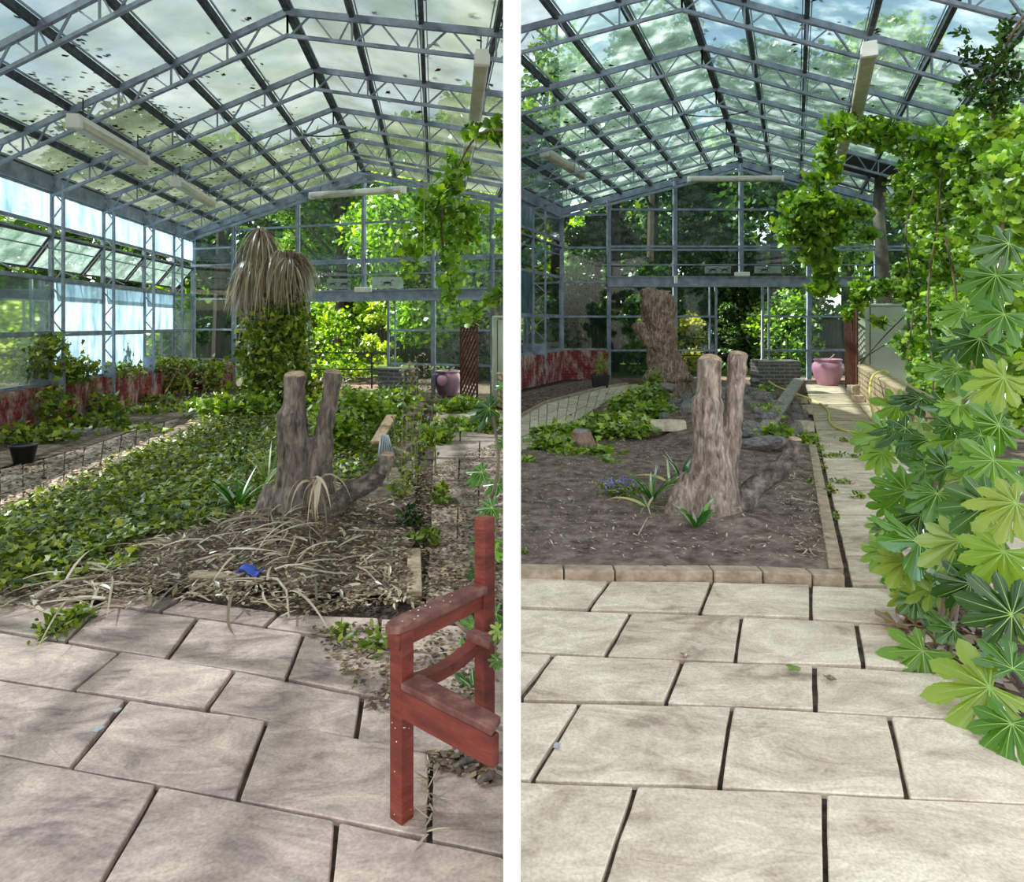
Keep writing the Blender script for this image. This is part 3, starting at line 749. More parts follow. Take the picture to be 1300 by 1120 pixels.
def lbz(x, y):
    z = .03+.03*noise.noise(V((x*1.3, y*1.3, 5)))+.02*noise.noise(V((x*5, y*5, 2)))+.012*noise.noise(V((x*12, y*12, 1)))
    d2 = math.hypot(x+1.6, y-4.95); z += .12*math.exp(-(d2/.55)**2)
    return max(z, .0)
grid_ground('soil_bed', LBED, .05, lbz, SOIL, -1)
# earth beside the red wall (both halls)
mb = MB()
def strip_ground(pts_in, pts_out, z, nm):
    mb = MB(); n = len(pts_in)
    rows = 8; vs = []; 
    for i in range(n):
        for r in range(rows+1):
            p = pts_in[i].lerp(pts_out[i], r/rows); vs.append((p.x, p.y, z+.03*noise.noise(V((p.x*3, p.y*3, 0)))))
    fs = [(i*(rows+1)+r, i*(rows+1)+r+1, (i+1)*(rows+1)+r+1, (i+1)*(rows+1)+r) for i in range(n-1) for r in range(rows)]
    mb.add(vs, fs); return struct(mb.build(nm, SOIL, smooth=True))
strip_ground([G(661, 529), G(692, 511), G(730, 501), G(767, 491), G(800, 487)], [G(661, 500), G(680, 494), G(716, 487), G(745, 483), G(785, 483)], .01, 'soil_border')
strip_ground([G(0, 594), G(60, 580), G(115, 565), G(165, 548), G(200, 538), G(250, 525)], [G(0, 552), G(45, 536), G(100, 522), G(150, 511), G(185, 503), G(232, 496)], .0, 'soil_border')
# right hand planting earth
mb = MB(); mb.add([(2.9, 2.3, .01), (12, 2.3, .02), (12, 17, .02), (8.6, 17, .01), (5.3, 7.5, .01), (3.4, 4.2, .01)], [(0, 1, 2, 3, 4, 5)])
struct(mb.build('soil_border', SOIL))

# kerb stones
def kerb(p, q, w, h, inside, label, group, z0=-.03):
    p = V((p.x, p.y, 0)); q = V((q.x, q.y, 0)); d = (q-p).normalized(); e = d*.004
    p = p+e; q = q-e; n = inside.normalized()
    mb = MB(); A = [p, q, q+n*w, p+n*w]
    if ((q-p).cross(n)).z < 0: A = A[::-1]
    mb.prism([a+V((0, 0, z0)) for a in A], [a+V((0, 0, h)) for a in A])
    o = mb.build('kerb_stone', KERB); bevel(o, .008)
    return tag(o, label, 'kerb', group)
fr = [(659, 735), (716, 736), (781, 737), (906, 737), (969, 738), (1032, 741), (1074, 743)]
inr = V((0, 1, 0))
for i in range(len(fr)-1):
    kerb(G(*fr[i]), G(*fr[i+1]), .10, .055, inr, 'tan concrete kerb stone edging the front of the bare soil bed', 'kerb stones along the front of the bare bed')
a, b = G(1071, 731), G(1036, 570)
for i in range(6):
    kerb(a.lerp(b, i/6), a.lerp(b, (i+1)/6), .09, .055, V((-1, 0, 0)), 'tan concrete kerb stone between the bare soil bed and the right path', 'kerb stones along the right side of the bare bed')
kerb(G(237, 743), G(308, 744), .09, .05, V((0, 1, 0)), 'brown kerb stone half buried in litter below the blue scrap', None)
a, b = G(536, 762), G(534, 705)
for i in range(2):
    kerb(a.lerp(b, i/2), a.lerp(b, (i+1)/2), .085, .05, V((-1, 0, 0)), ['pale kerb stone in the leaf litter just behind the bench armrest', 'pale kerb stone in the leaf litter, the farther one from the bench'][i], None)
rim = [G(x, y) for x, y in ((661, 531), (692, 513), (730, 503), (767, 493), (798, 489))]
for i in range(4):
    kerb(rim[i], rim[i+1], .09, .05, V((-.3, 1, 0)), 'low kerb stone edging the curved left path under the red wall', 'kerb stones along the curved left path')
# ------------------------------------------------------------------ stumps
def remesh(o, vox, disp=.02, dscale=.08):
    m = o.modifiers.new('remesh', 'REMESH'); m.mode = 'VOXEL'; m.voxel_size = vox; m.use_smooth_shade = True
    tx = bpy.data.textures.new('bark_clouds', 'CLOUDS'); tx.noise_scale = dscale; tx.noise_depth = 3
    s = o.modifiers.new('smooth', 'SMOOTH'); s.iterations = 3; s.factor = .5
    d = o.modifiers.new('disp', 'DISPLACE'); d.texture = tx; d.strength = disp; d.mid_level = .5; d.texture_coords = 'LOCAL'
def stem_pts(rows, D, dy=0.0):
    """rows of (x0, x1, y) picture extents of a trunk D metres away"""
    pts = []; rad = []
    for x0, x1, y in rows:
        p = P((x0+x1)/2, y, D); p.y += dy; pts.append(p); rad.append((x1-x0)/2*D/F)
    return pts, rad
def add_stem(mb, rows, D, dy=0.0, n=16):
    p, r = stem_pts(rows, D, dy); mb.tube(p, r, n=n); return p, r
def cutface(c, nrm, r, parent):
    mb = MB(); nrm = V(nrm).normalized(); t = nrm.orthogonal().normalized(); b = nrm.cross(t); n = 24
    rr = [r*(1+.06*math.sin(3*a)+random.uniform(-.03, .03)) for a in [2*math.pi*k/n for k in range(n)]]
    lo = [V(c)+(t*math.cos(2*math.pi*k/n)+b*math.sin(2*math.pi*k/n))*rr[k] for k in range(n)]
    hi = [p+nrm*.012-(p-V(c))*.05 for p in lo]
    mb.prism(lo, hi); return mb.build('cut_face', CUT, parent)

DL = 4.94; base = P(375, 668, DL)
st = thing('tree_stump', 'forked grey-brown tree stump standing among ivy and dead leaves', 'tree stump', (base.x, base.y, 0))
mb = MB()
tL, rL = add_stem(mb, [(312, 428, 684), (326, 412, 668), (340, 404, 645), (350, 398, 615), (353, 394, 585), (353, 391, 560), (351, 390, 532), (352, 389, 527), (359, 387, 519), (361, 387, 500), (361, 389, 476)], DL)
tR, rR = add_stem(mb, [(368, 425, 660), (380, 420, 615), (388, 419, 580), (390, 422, 560), (396, 419, 553), (403, 425, 520), (407, 430, 490), (408, 432, 474)], DL, .06)
for (x, y, r) in ((335, 668, 22), (420, 672, 14), (355, 680, 24), (396, 682, 18)):
    mb.tube([P(x+(x-376)*.25, y+4, DL-.08), P(x, y-8, DL-.04), P(x*.6+376*.4, y-50, DL)], [r*DL/F*.55, r*DL/F*.8, r*DL/F*.7])
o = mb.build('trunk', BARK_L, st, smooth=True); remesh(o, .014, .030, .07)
cutface(tL[-1]+V((0, 0, -.002)), (.05, -.25, 1), rL[-1]*.9, st); cutface(tR[-1], (.15, -.2, 1), rR[-1]*.88, st)
mb = MB(); pb = [P(x, y, DL-.02) for x, y in ((415, 655), (430, 640), (445, 625), (462, 617), (478, 605), (488, 592), (492, 578))]
rb = [a*DL/F for a in (13, 13, 12.5, 11.5, 11.5, 10.5, 9)]; mb.tube(pb, rb, n=14)
c = P(486, 600, DL-.08); mb.tube([c, c+V((.02, -.02, .05))], [.05, .03])
o = mb.build('branch', BRANCH, st, smooth=True); remesh(o, .012, .03, .06)
cutface(pb[-1]+V((0, 0, .0)), (.1, -.2, 1), rb[-1]*.9, st)

DR = 5.14; base = P(905, 658, DR)
st = thing('tree_stump', 'forked pale brown tree stump standing on bare raked soil', 'tree stump', (base.x, base.y, 0))
mb = MB()
tL, rL = add_stem(mb, [(846, 955, 672), (856, 945, 655), (864, 938, 638), (872, 934, 615), (877, 930, 595), (880, 925, 570), (880, 918, 545), (878, 917, 515), (878, 917, 509), (884, 915, 502), (885, 915, 475), (886, 917, 456)], DR)
tR, rR = add_stem(mb, [(900, 948, 655), (905, 941, 620), (910, 940, 590), (917, 945, 555), (921, 944, 541), (922, 946, 535), (925, 948, 495), (928, 953, 450)], DR, .06)
for (x, y, r) in ((862, 655, 22), (935, 660, 18), (890, 668, 22), (925, 662, 16)):
    mb.tube([P(x+(x-905)*.25, y+6, DR-.08), P(x, y-8, DR-.04), P(x*.6+905*.4, y-50, DR)], [r*DR/F*.55, r*DR/F*.8, r*DR/F*.7])
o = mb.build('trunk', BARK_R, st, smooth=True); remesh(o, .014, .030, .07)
cutface(tL[-1]+V((0, 0, -.002)), (-.05, -.35, 1), rL[-1]*.9, st); cutface(tR[-1], (.05, -.2, 1), rR[-1]*.88, st)
mb = MB(); pb = [P(x, y, DR-.02) for x, y in ((935, 648), (948, 632), (958, 618), (975, 606), (992, 594), (1004, 580), (1009, 558))]
rb = [a*DR/F for a in (15, 15, 13, 12.5, 12, 11, 8.5)]; mb.tube(pb, rb, n=14)
o = mb.build('branch', BRANCH, st, smooth=True); remesh(o, .012, .03, .06)
cutface(pb[-1], (.05, -.1, 1), rb[-1]*.9, st)

# tall dead stump on the rockery
D = 13.6; base = P(845, 490, D)
st = thing('tree_stump', 'tall broken dead tree trunk standing behind the rockery by the glass', 'tree stump', (base.x, base.y, 0))
mb = MB()
p, r = add_stem(mb, [(822, 880, 505), (826, 872, 486), (827, 866, 470), (822, 860, 445), (818, 858, 420), (815, 857, 395), (813, 856, 380), (822, 855, 370)], D, 0, 16)
add_stem(mb, [(832, 848, 440), (823, 838, 410), (813, 832, 385), (811, 830, 368)], D, -.18)
mb.tube([P(825, 435, D-.1), P(814, 420, D-.2), P(808, 408, D-.25)], [.16, .11, .09])
for (x, y) in ((830, 484), (866, 486), (850, 490)): c = P(x, y, D-.25); mb.tube([c, c+V((0, .3, .5))], [.22, .05])
o = mb.build('trunk', BARKT, st, smooth=True); remesh(o, .035, .20, .18)
cutface(P(838, 370, D), (0, -.1, 1), .22, st)

# short round stump / old pot rim amid ivy
D = G(738, 574).y
st = thing('log_round', 'short weathered log round ringed by green ivy on the bare bed', 'log', (P(738, 572, D).x, D, 0))
mb = MB(); c = P(738, 574, D); s = D/F
mb.tube([c+V((0, 0, -.03)), c+V((0, 0, 15*s)), c+V((0, 0, 26*s))], [17*s, 17*s, 12*s], n=14, jit=.04)
o = mb.build('log_body', TERR, st); remesh(o, .02, .04, .1)
mb = MB(); mb.tube([c+V((0, 0, 25*s)), c+V((.0, 0, 29*s))], [11*s, 9*s], n=10); mb.build('top_stone', ROCK, st)

# ------------------------------------------------------------------ dead palm in ivy (west hall)
D = 11.8; c0 = P(348, 505, D)
pal = thing('dead_palm', 'dead palm with drooping straw-coloured fronds above an ivy-covered trunk', 'palm tree', (c0.x, c0.y, 0))
mb = MB(); mb.tube([P(350, 505, D), P(346, 420, D), P(338, 350, D), P(331, 292, D)], [.22, .2, .16, .05], n=12, jit=.05)
mb.tube([P(350, 420, D), P(362, 360, D), P(368, 318, D)], [.14, .12, .1], n=10); mb.build('trunk', BARKT, pal)
S = []; Dd = []; Ln = []
def crown(px, py, n, sx, up, ln, out=.6):
    c = P(px, py, D)
    for i in range(n):
        a = random.uniform(0, 2*math.pi); ux = math.cos(a); uy = math.sin(a)
        S.append(c+V((ux*.05*sx, uy*.05, random.uniform(-.12, .05)))); Dd.append(V((ux*out*random.uniform(.2, 1), uy*out*random.uniform(.2, 1), random.uniform(-.5, 1)*up-.12))); Ln.append(ln*random.uniform(.55, 1.15))
crown(331, 292, 170, 1, .1, 1.05, .12)
crown(320, 330, 200, 1.5, 0, 1.0, .28); crown(337, 325, 200, 1.5, 0, 1.25, .25); crown(352, 322, 260, 1.5, .05, 1.05, .25); crown(368, 330, 220, 1.5, .1, .8, .3)
for i in range(170):     # the clump arching to the right
    S.append(P(random.uniform(362, 378), random.uniform(322, 345), D)); Dd.append(V((1, random.uniform(-.4, .3), random.uniform(-.1, .55)))); Ln.append(random.uniform(.35, .72))
for i in range(60):
    S.append(P(random.uniform(320, 345), random.uniform(370, 400), D)); Dd.append(V((random.uniform(-.4, .3), random.uniform(-.4, .3), -.6))); Ln.append(random.uniform(.5, 1.3))
tag(ribbons('dead_fronds', S, Dd, np.array(Ln), .035, FROND, pal, seg=7, droop=3.4, curl=.35), 'straw-coloured hanging fronds')
pts = blob_points([(352, 430, D, 34, 45, 3000), (345, 470, D-.3, 40, 32, 1800), (372, 405, D, 16, 24, 500), (330, 440, D-.3, 16, 40, 500), (362, 490, D-.5, 45, 20, 900)])
tag(leaves('ivy_foliage', IVYS, pts, .10, IVY, pal, up=.2, nrm=(0, -.7, 0), side=-1), 'dark ivy wrapped round the trunk')

# ------------------------------------------------------------------ ivy ground cover (west)
def heap(pts, h, seed=0, base=.03, sc=1.0):
    out = pts.copy()
    for i, (x, y, z) in enumerate(out):
        n = .5+.5*noise.noise(V((x*1.1*sc, y*1.1*sc, seed))); out[i, 2] = base+h*n*random.random()**.6
    return out
ip = []
POL = [(0, 662), (60, 640), (115, 612), (165, 590), (205, 570), (250, 545), (300, 520), (420, 505), (505, 515), (510, 560), (480, 600), (430, 620), (345, 660), (300, 672), (215, 685), (150, 705), (90, 735), (0, 745)]
ip.append(heap(scatter_scr(POL, 10000, side=-1), .20, 1))
ip.append(heap(scatter_px(POL, 9000, side=-1), .26, 2))
ip.append(heap(scatter_scr([(0, 730), (60, 705), (140, 700), (180, 705), (170, 725), (90, 745), (0, 755)], 500, side=-1), .07, 2))
o = leaves('ground_ivy', IVYS, np.concatenate(ip), .053, IVY, up=.9, jitter=.55, side=-1)
tag(o, 'green ivy carpet spreading over the left bed around the forked stump', 'ivy', kind='stuff')
pts = blob_points([(450, 520, 8.8, 45, 22, 1600), (490, 510, 10.5, 40, 16, 900), (430, 545, 7.6, 28, 22, 700), (300, 515, 10.5, 55, 14, 1300), (590, 515, 11.5, 35, 10, 700), (590, 540, 9.5, 35, 10, 300), (555, 555, 8.5, 22, 14, 300), (620, 535, 9.3, 18, 14, 250)])
pts = pts[pts[:, 2] > .01]
tag(leaves('ivy_mound', IVYS, pts, .085, IVYB, up=.7, jitter=.6, side=-1), 'bright leafy ivy mounds behind the forked stump in the overgrown bed', 'ivy', kind='stuff')  # brighter leaf colour paints in the sun falling on these mounds
pts = blob_points([(60, 470, 10.2, 60, 16, 1300), (40, 440, 9.8, 45, 16, 500), (140, 470, 12.2, 45, 9, 500), (210, 462, 14, 45, 8, 700), (262, 466, 15.2, 28, 8, 350), (70, 520, 9.5, 20, 28, 250), (130, 520, 11, 20, 22, 300), (225, 490, 14.2, 20, 20, 350), (270, 480, 15, 12, 18, 250), (45, 555, 8.6, 50, 14, 700), (120, 540, 9.8, 40, 12, 500), (180, 525, 11.3, 40, 10, 400), (148, 450, 12.6, 8, 22, 200), (120, 575, 8.3, 30, 8, 260), (60, 600, 7.2, 30, 7, 260), (30, 620, 6.4, 30, 6, 200), (100, 545, 9.8, 60, 10, 700), (190, 510, 13, 40, 8, 500), (200, 552, 9.3, 26, 7, 200), (150, 545, 9.6, 40, 6, 250), (240, 520, 11.6, 30, 8, 300)])
pts = pts[pts[:, 2] > .02]
tag(leaves('wall_ivy', IVYS, pts, .085, IVY, up=.5, nrm=(.3, -.3, 0), side=-1), 'dark green creeper tumbling over the red brick wall on the left', 'creeper', kind='stuff')
tg = MB()
for i in range(26):
    a = P(random.uniform(22, 290), random.uniform(460, 480), random.uniform(10, 13)); b = a+V((random.uniform(-.3, .8), random.uniform(-.8, .1), random.uniform(-.7, -.1)))
    m = (a+b)/2+V((0, 0, random.uniform(-.05, .2))); 
    if min(a.z, b.z) > 0: tg.tube([a, m, b], .006, n=4)
tag(tg.build('bramble_stems', WOODY), 'thin brown bramble stems trailing down the left red wall', 'stems', kind='stuff')

# ------------------------------------------------------------------ litter
def flat_litter(name, polys, n, size, mat, label, cat, side, zf=None, shape=CARD, scr=.5, up=1.6):
    pts = np.concatenate([np.concatenate([scatter_scr(p, int(n*scr*w), side=side), scatter_px(p, int(n*(1-scr)*w)+1, side=side)]) for p, w in polys])
    for i in range(len(pts)): pts[i, 2] = (zf(pts[i, 0], pts[i, 1]) if zf else 0)+.006+.02*random.random()
    o = leaves(name, shape, pts, size, mat, up=up, jitter=.45, side=side)
    return tag(o, label, cat, kind='stuff')
LFRONT = [(0, 720), (150, 700), (300, 670), (500, 640), (530, 600), (520, 690), (524, 775), (380, 785), (260, 768), (120, 768), (0, 775)]
flat_litter('straw_litter', [(LFRONT, 1.0)], 1300, .075, STRAW, 'thin pale straw bits strewn through the litter at the front of the left bed', 'straw', -1, lbz, shape=SHARDS, up=1.0)
flat_litter('leaf_litter', [(LFRONT, 1.0)], 6500, .030, LITTER, 'brown shredded leaf litter covering the front of the overgrown bed', 'leaf litter', -1, lbz)
flat_litter('leaf_litter', [([(528, 600), (640, 560), (640, 780), (528, 775)], 2.2), ([(390, 800), (520, 790), (640, 820), (640, 860), (560, 930), (470, 900)], .35), ([(545, 955), (640, 965), (640, 1000), (545, 975)], .06)],
            2600, .032, LITTER, 'dry brown leaves scattered on the slabs behind the red bench', 'leaf litter', -1)
RB2 = [(661, 585), (720, 560), (800, 560), (900, 570), (1030, 575), (1050, 720), (661, 715)]
flat_litter('wood_chips', [(RB2, 1.0), ([(980, 600), (1036, 600), (1050, 715), (1010, 715)], .3), ([(690, 570), (860, 555), (870, 580), (700, 600)], .25)], 1100, .04, STRAW, 'pale dry leaf fragments scattered over the bare soil bed', 'wood chips', 1, rbz, up=1.2, shape=SHARDS)
flat_litter('leaf_litter', [([(661, 505), (700, 495), (745, 484), (790, 486), (767, 490), (730, 499), (692, 509), (661, 525)], 1.0)], 900, .05, LITTER, 'dry brown leaves below the red brick wall beside the curved path', 'leaf litter', 1)
flat_litter('leaf_litter', [([(1150, 770), (1280, 760), (1280, 900), (1200, 850), (1140, 810)], 1.0)], 350, .06, LITTER, 'curled brown leaves on the ground beneath the big-leaved shrub', 'leaf litter', 1)
flat_litter('leaf_litter', [(RB2, 1.0)], 2600, .02, LITTER, 'small brown leaf crumbs all over the bare soil bed', 'leaf litter', 1, rbz, up=1.2, scr=.3)
flat_litter('leaf_litter', [([(0, 598), (60, 583), (115, 567), (165, 550), (240, 530), (240, 545), (160, 580), (60, 622), (0, 650)], 1.0)], 1500, .05, LITTER, 'reddish brown leaf litter over the left path of the overgrown hall', 'leaf litter', -1)
# long dead strap leaves in front of the left stump
S, Dd, Ln = [], [], []
def straps(px, py, n, spread, ln, z=.05, upv=.25):
    for i in range(n):
        x = random.gauss(px, spread); y = random.gauss(py, spread*.35); g = G(x, min(785, max(600, y)), 0)
        if g.x > -.1: continue
        a = random.uniform(0, 2*math.pi); S.append(V((g.x, g.y, lbz(g.x, g.y)+z*random.random()+.01)))
        Dd.append(V((math.cos(a), math.sin(a)*.6, random.uniform(-.05, upv)))); Ln.append(ln*random.uniform(.4, 1.2))
straps(350, 695, 60, 28, .38, .10, .45); straps(415, 640, 22, 18, .35, .12, .5); straps(270, 695, 34, 45, .38, .05); straps(100, 740, 50, 55, .45, .04, .2); straps(330, 735, 22, 60, .45, .04, .2); straps(420, 715, 22, 50, .3)
straps(60, 760, 22, 40, .45, .02, .1); straps(200, 755, 10, 60, .3, .02, .1)
tag(ribbons('dead_strap_leaves', S, Dd, np.array(Ln), .018, FROND, seg=6, droop=1.0, side=-1, floor=.012, curl=.5), 'long grey dead strap leaves strewn across the front of the left bed', 'dead leaves', kind='stuff')
# a bundle leaning on the left stump
S = [P(400+random.uniform(-6, 6), 612+random.uniform(-8, 8), 4.55) for i in range(18)]; Dd = [V((random.uniform(-.35, .35), random.uniform(-.35, 0), random.uniform(-.7, .25))) for s in S]
tag(ribbons('dead_leaf_bundle', S, Dd, np.array([random.uniform(.2, .38) for s in S]), .03, FROND, seg=7, droop=4, floor=.02), 'drooping bundle of dead strap leaves draped at the foot of the left stump', 'dead leaves')
# sticks, each its own
def stick(pts, r, label, mat=None, z=.03, group=None):
    mb = MB(); q = []
    for i, (x, y) in enumerate(pts): g = G(x, y, 0); q.append(V((g.x, g.y, z+r+(.02 if 0 < i < len(pts)-1 else 0))))
    mb.tube(q, [r*(1-.5*i/(len(q)-1)) for i in range(len(q))], n=7, jit=.08)
    return tag(mb.build('stick', mat or STK, smooth=True), label, 'stick', group)
STK = simple('dry_stick', [srgb(130, 116, 98), srgb(186, 172, 150)], scale=20, rough=.9, bump=.3)
for pts, r, l in (([(45, 768), (85, 752), (130, 742)], .012, 'bleached stick at the front left of the litter above the paving'),
                  ([(102, 675), (150, 673), (210, 672)], .01, 'pale stick lying on the edge of the ivy carpet'),
                  ([(98, 725), (118, 730), (142, 738)], .014, 'short thick bleached stick standing out of the left litter'),
                  ([(160, 697), (200, 695), (238, 693)], .008, 'thin pale stick on dark soil left of the stump'),
                  ([(236, 726), (275, 718), (318, 713)], .011, 'grey stick just left of the blue scrap'),
                  ([(125, 757), (155, 755), (188, 752)], .009, 'short pale stick at the edge of the paving'),
                  ([(358, 727), (395, 737), (425, 742), (455, 738)], .009, 'long grey stick in front of the dead leaf heap'),
                  ([(330, 743), (352, 750), (364, 765), (367, 796)], .010, 'bent bleached stick hanging over onto the paving'),
                  ([(451, 727), (465, 738), (482, 752)], .007, 'thin pale stick pointing to the bench armrest'),
                  ([(22, 690), (60, 682), (100, 676)], .008, 'long pale stick along the ivy at the left edge')):
    stick(pts, r, l, z=.035)
for pts, l in (([(810, 690), (822, 670), (834, 662)], 'thin straw stem left of the small green rosette'), ([(995, 596), (1010, 590), (1022, 582)], 'thin stick beside the branch on the bare bed')):
    stick(pts, .005, l, z=.05)
# blue scrap
g = G(318, 740); mb = MB(); random.seed(5)
vs = []; nx = 7
for i in range(nx):
    for j in range(5): vs.append((g.x+(i-3)*.022, g.y+(j-2)*.024, .05+.035*random.random()+.02*math.sin(i)))
mb.add(vs, [(i*5+j, i*5+j+1, (i+1)*5+j+1, (i+1)*5+j) for i in range(nx-1) for j in range(4)])
o = mb.build('plastic_scrap', BLUE, smooth=True); s = o.modifiers.new('s', 'SOLIDIFY'); s.thickness = .004
tag(o, 'crumpled bright blue plastic scrap on the litter in front of the stump', 'plastic scrap')
# corrugated sheet bit
D = 6.6; mb = MB(); vs = []
for i in range(25):
    u = i/24
    for j in (0, 1): vs.append(P(488+(u-.5)*(10+14*j)+j*5, 552+j*30, D)+V((0, .015*math.sin(u*6*2*math.pi)-.12*j, 0)))
mb.add(vs, [(2*i, 2*i+2, 2*i+3, 2*i+1) for i in range(24)])
o = mb.build('corrugated_offcut', CORR, smooth=True); s = o.modifiers.new('s', 'SOLIDIFY'); s.thickness = .006
tag(o, 'small fan of grey corrugated sheet behind the branch of the left stump', 'corrugated sheet')
mb = MB(); mb.beam(P(478, 562, 6.9), P(497, 528, 8.3), .12, .03); o = mb.build('plank', CUT); bevel(o, .003)
tag(o, 'short tan board leaning behind the corrugated sheet', 'board')
mb = MB(); a = G(478, 575); mb.tube([a+V((0, 0, .02)), a+V((.25, -.1, .03)), a+V((.42, -.3, .03))], [.05, .06, .03], n=8); o = mb.build('stone_fragment', STONE)
tag(o, 'pale stone fragment below the corrugated sheet', 'stone')
# dark vertical weedy stems, west hall
def weed(pxs, D, h, n, label, leaf=IVY, sz=.05, lean=.15, cat='weed', side=-1, shape=OVAL, dens=26):
    g = G(pxs, HY+H*F/D); t = thing('weed', label, cat, g)
    mb = MB(); pts = []
    for i in range(n):
        a = g+V((random.uniform(-.08, .08), random.uniform(-.08, .08), 0)); L = h*random.uniform(.6, 1.05)
        b = a+V((random.uniform(-lean, lean)*L, random.uniform(-lean, lean)*L, L)); m = a.lerp(b, .5)+V((random.uniform(-.03, .03), 0, 0))
        mb.tube([a, m, b], [.005, .004, .002], n=4)
        for k in range(dens): 
            u = random.uniform(.15, 1); p = a.lerp(b, u); pts.append((p.x+random.gauss(0, .02), p.y+random.gauss(0, .02), p.z))
    mb.build('stems', STEM, t); leaves('leaves', shape, pts, sz, leaf, t, up=.5, side=side)
    return t
weed(520, 6.2, .95, 6, 'tall wispy green weed standing between the left branch and the path')
weed(545, 6.8, .8, 4, 'wispy weed just right of the tallest one by the path')
weed(502, 5.6, .45, 4, 'small dark weed at the tip of the left branch')
weed(305, 6.6, .62, 5, 'dark upright weed in the ivy left of the left stump', TREED)
weed(540, 4.55, .12, 4, 'small dark green weed in the litter behind the bench armrest', IVY, .06)
weed(515, 4.9, .16, 4, 'little dark leafy weed beside the kerb in the litter', TREED, .06)
weed(555, 5.6, .16, 5, 'low weed on the sandy litter right of the bed', IVY, .06)
weed(520, 12.8, .9, 7, 'pale dried flower stems before the dark brick planter', STRAW, .07, dens=22)
weed(538, 13.2, .95, 5, 'second clump of pale dried stems right of the dark planter', STRAW, .07, dens=20)
weed(440, 10.5, .8, 6, 'pale dried stems rising from ivy behind the forked stump', STRAW, .06, dens=12)
# paving weeds
def tuft(px, py, w, n, label, side, sz=.04, mat=None, h=.05, name='weed_tuft'):
    g = G(px, py); k = g.y/F; pts = []
    for i in range(n): pts.append((g.x+random.gauss(0, w*k*.4), g.y+random.gauss(0, w*k*.3), random.uniform(.005, h)))
    o = leaves(name, OVAL, pts, sz, mat or IVY, up=.6, side=side); return tag(o, label, 'weed')
g0 = G(75, 800); pts = []
for i in range(300):
    u = random.random(); p = G(55+50*u, 812-28*u); pts.append((p.x+random.gauss(0, .03), p.y+random.gauss(0, .03), random.uniform(.005, .07)))
tag(leaves('weed_tuft', OVAL, pts, .045, IVY, up=.6, side=-1), 'spreading green weed in the joint of the left paving', 'weed')
tuft(433, 806, 14, 50, 'small weed on the stained slab behind the bench', -1)
tuft(470, 822, 40, 60, 'sparse low weed on the slab left of the bench post', -1, .05)
for px, py, w, n, l in ((1072, 561, 14, 60, 'weed tuft on the right path nearest the end of the hose'), (1062, 580, 16, 60, 'weed tuft, leftmost in the joint row on the right path'), (1048, 581, 10, 40, 'little weed beside the kerb corner on the right path'), (1083, 581, 10, 40, 'small weed in the middle of the joint row on the right path'),
                        (1098, 583, 10, 36, 'dark weed at the right of the joint row on the path'), (1113, 593, 10, 70, 'weed along the lengthwise joint of the right path'), (1067, 614, 18, 60, 'flat weed on the path between two kerb stones'), (1089, 633, 14, 50, 'small weed on the path left of the big leaves'),
                        (1050, 625, 14, 140, 'green weed growing against the kerb of the right path'), (1041, 595, 12, 90, 'weed at the far end of the right kerb'), (1032, 618, 18, 160, 'bushy dark weed inside the bare bed near the right kerb'), (1060, 659, 8, 40, 'tiny weed at the kerb in front of the bushy weed'), (1040, 572, 12, 80, 'pale weed at the far kerb corner'),
                        (664, 708, 8, 60, 'green sprig at the front left corner of the bare bed'), (707, 601, 12, 30, 'tiny pale sprig on the bare bed'), (785, 590, 16, 40, 'thin pale weed behind the soil clearing')):
    tuft(px, py, w*.8, n, l, 1, .035, IVYB if 'pale' in l else IVY, .045)

# ------------------------------------------------------------------ rosettes and ivy, east
def rosette(px, py, n, ln, w, label, side, mats=None, up=.9, name='strap_leaf_plant', droop=.9):
    g = G(px, py, 0); z = (rbz if side > 0 else lbz)(g.x, g.y); g.z = z
    t = thing(name, label, 'plant', g); S = []; Dd = []
    for i in range(n):
        a = 2*math.pi*i/n*2.4+random.uniform(-.3, .3); S.append(g+V((math.cos(a)*.015, math.sin(a)*.015, .01))); u = up*random.uniform(.5, 1.3)
        Dd.append(V((math.cos(a)*.6, math.sin(a)*.6, u)))
    ribbons('strap_leaves', S, Dd, ln, w, mats or STRAPG, t, seg=7, droop=droop, curl=.12, floor=z+.004); return t
STRAPG = leafmat('strap_leaf', [srgb(40, 84, 34), srgb(72, 122, 48), srgb(120, 156, 74)], trans=.3, gloss=.15)
STRAPY = leafmat('variegated_strap_leaf', [srgb(90, 120, 60), srgb(160, 170, 96), srgb(196, 186, 130)], trans=.3, gloss=.1)
rosette(884, 680, 15, .26, .035, 'small bright green rosette at the foot of the right stump', 1)
rosette(828, 648, 26, .30, .030, 'strappy green plant left of the right stump', 1)
rosette(822, 655, 14, .30, .025, 'yellowing strap leaves splayed below the strappy green plant', 1, STRAPY, .3)
rosette(864, 614, 15, .34, .032, 'spiky green plant against the left flank of the right stump', 1)
rosette(850, 618, 6, .30, .03, 'variegated leaves beside the spiky plant by the right stump', 1, STRAPY, .5)
rosette(300, 655, 30, .32, .028, 'dark strappy clump left of the overgrown stump', -1)
rosette(340, 622, 16, .40, .028, 'upright spiky plant against the left flank of the overgrown stump', -1, STRAPY, 1.4)
rosette(328, 640, 12, .36, .028, 'yellow green strap leaves at the foot of the overgrown stump', -1, STRAPY, .8)
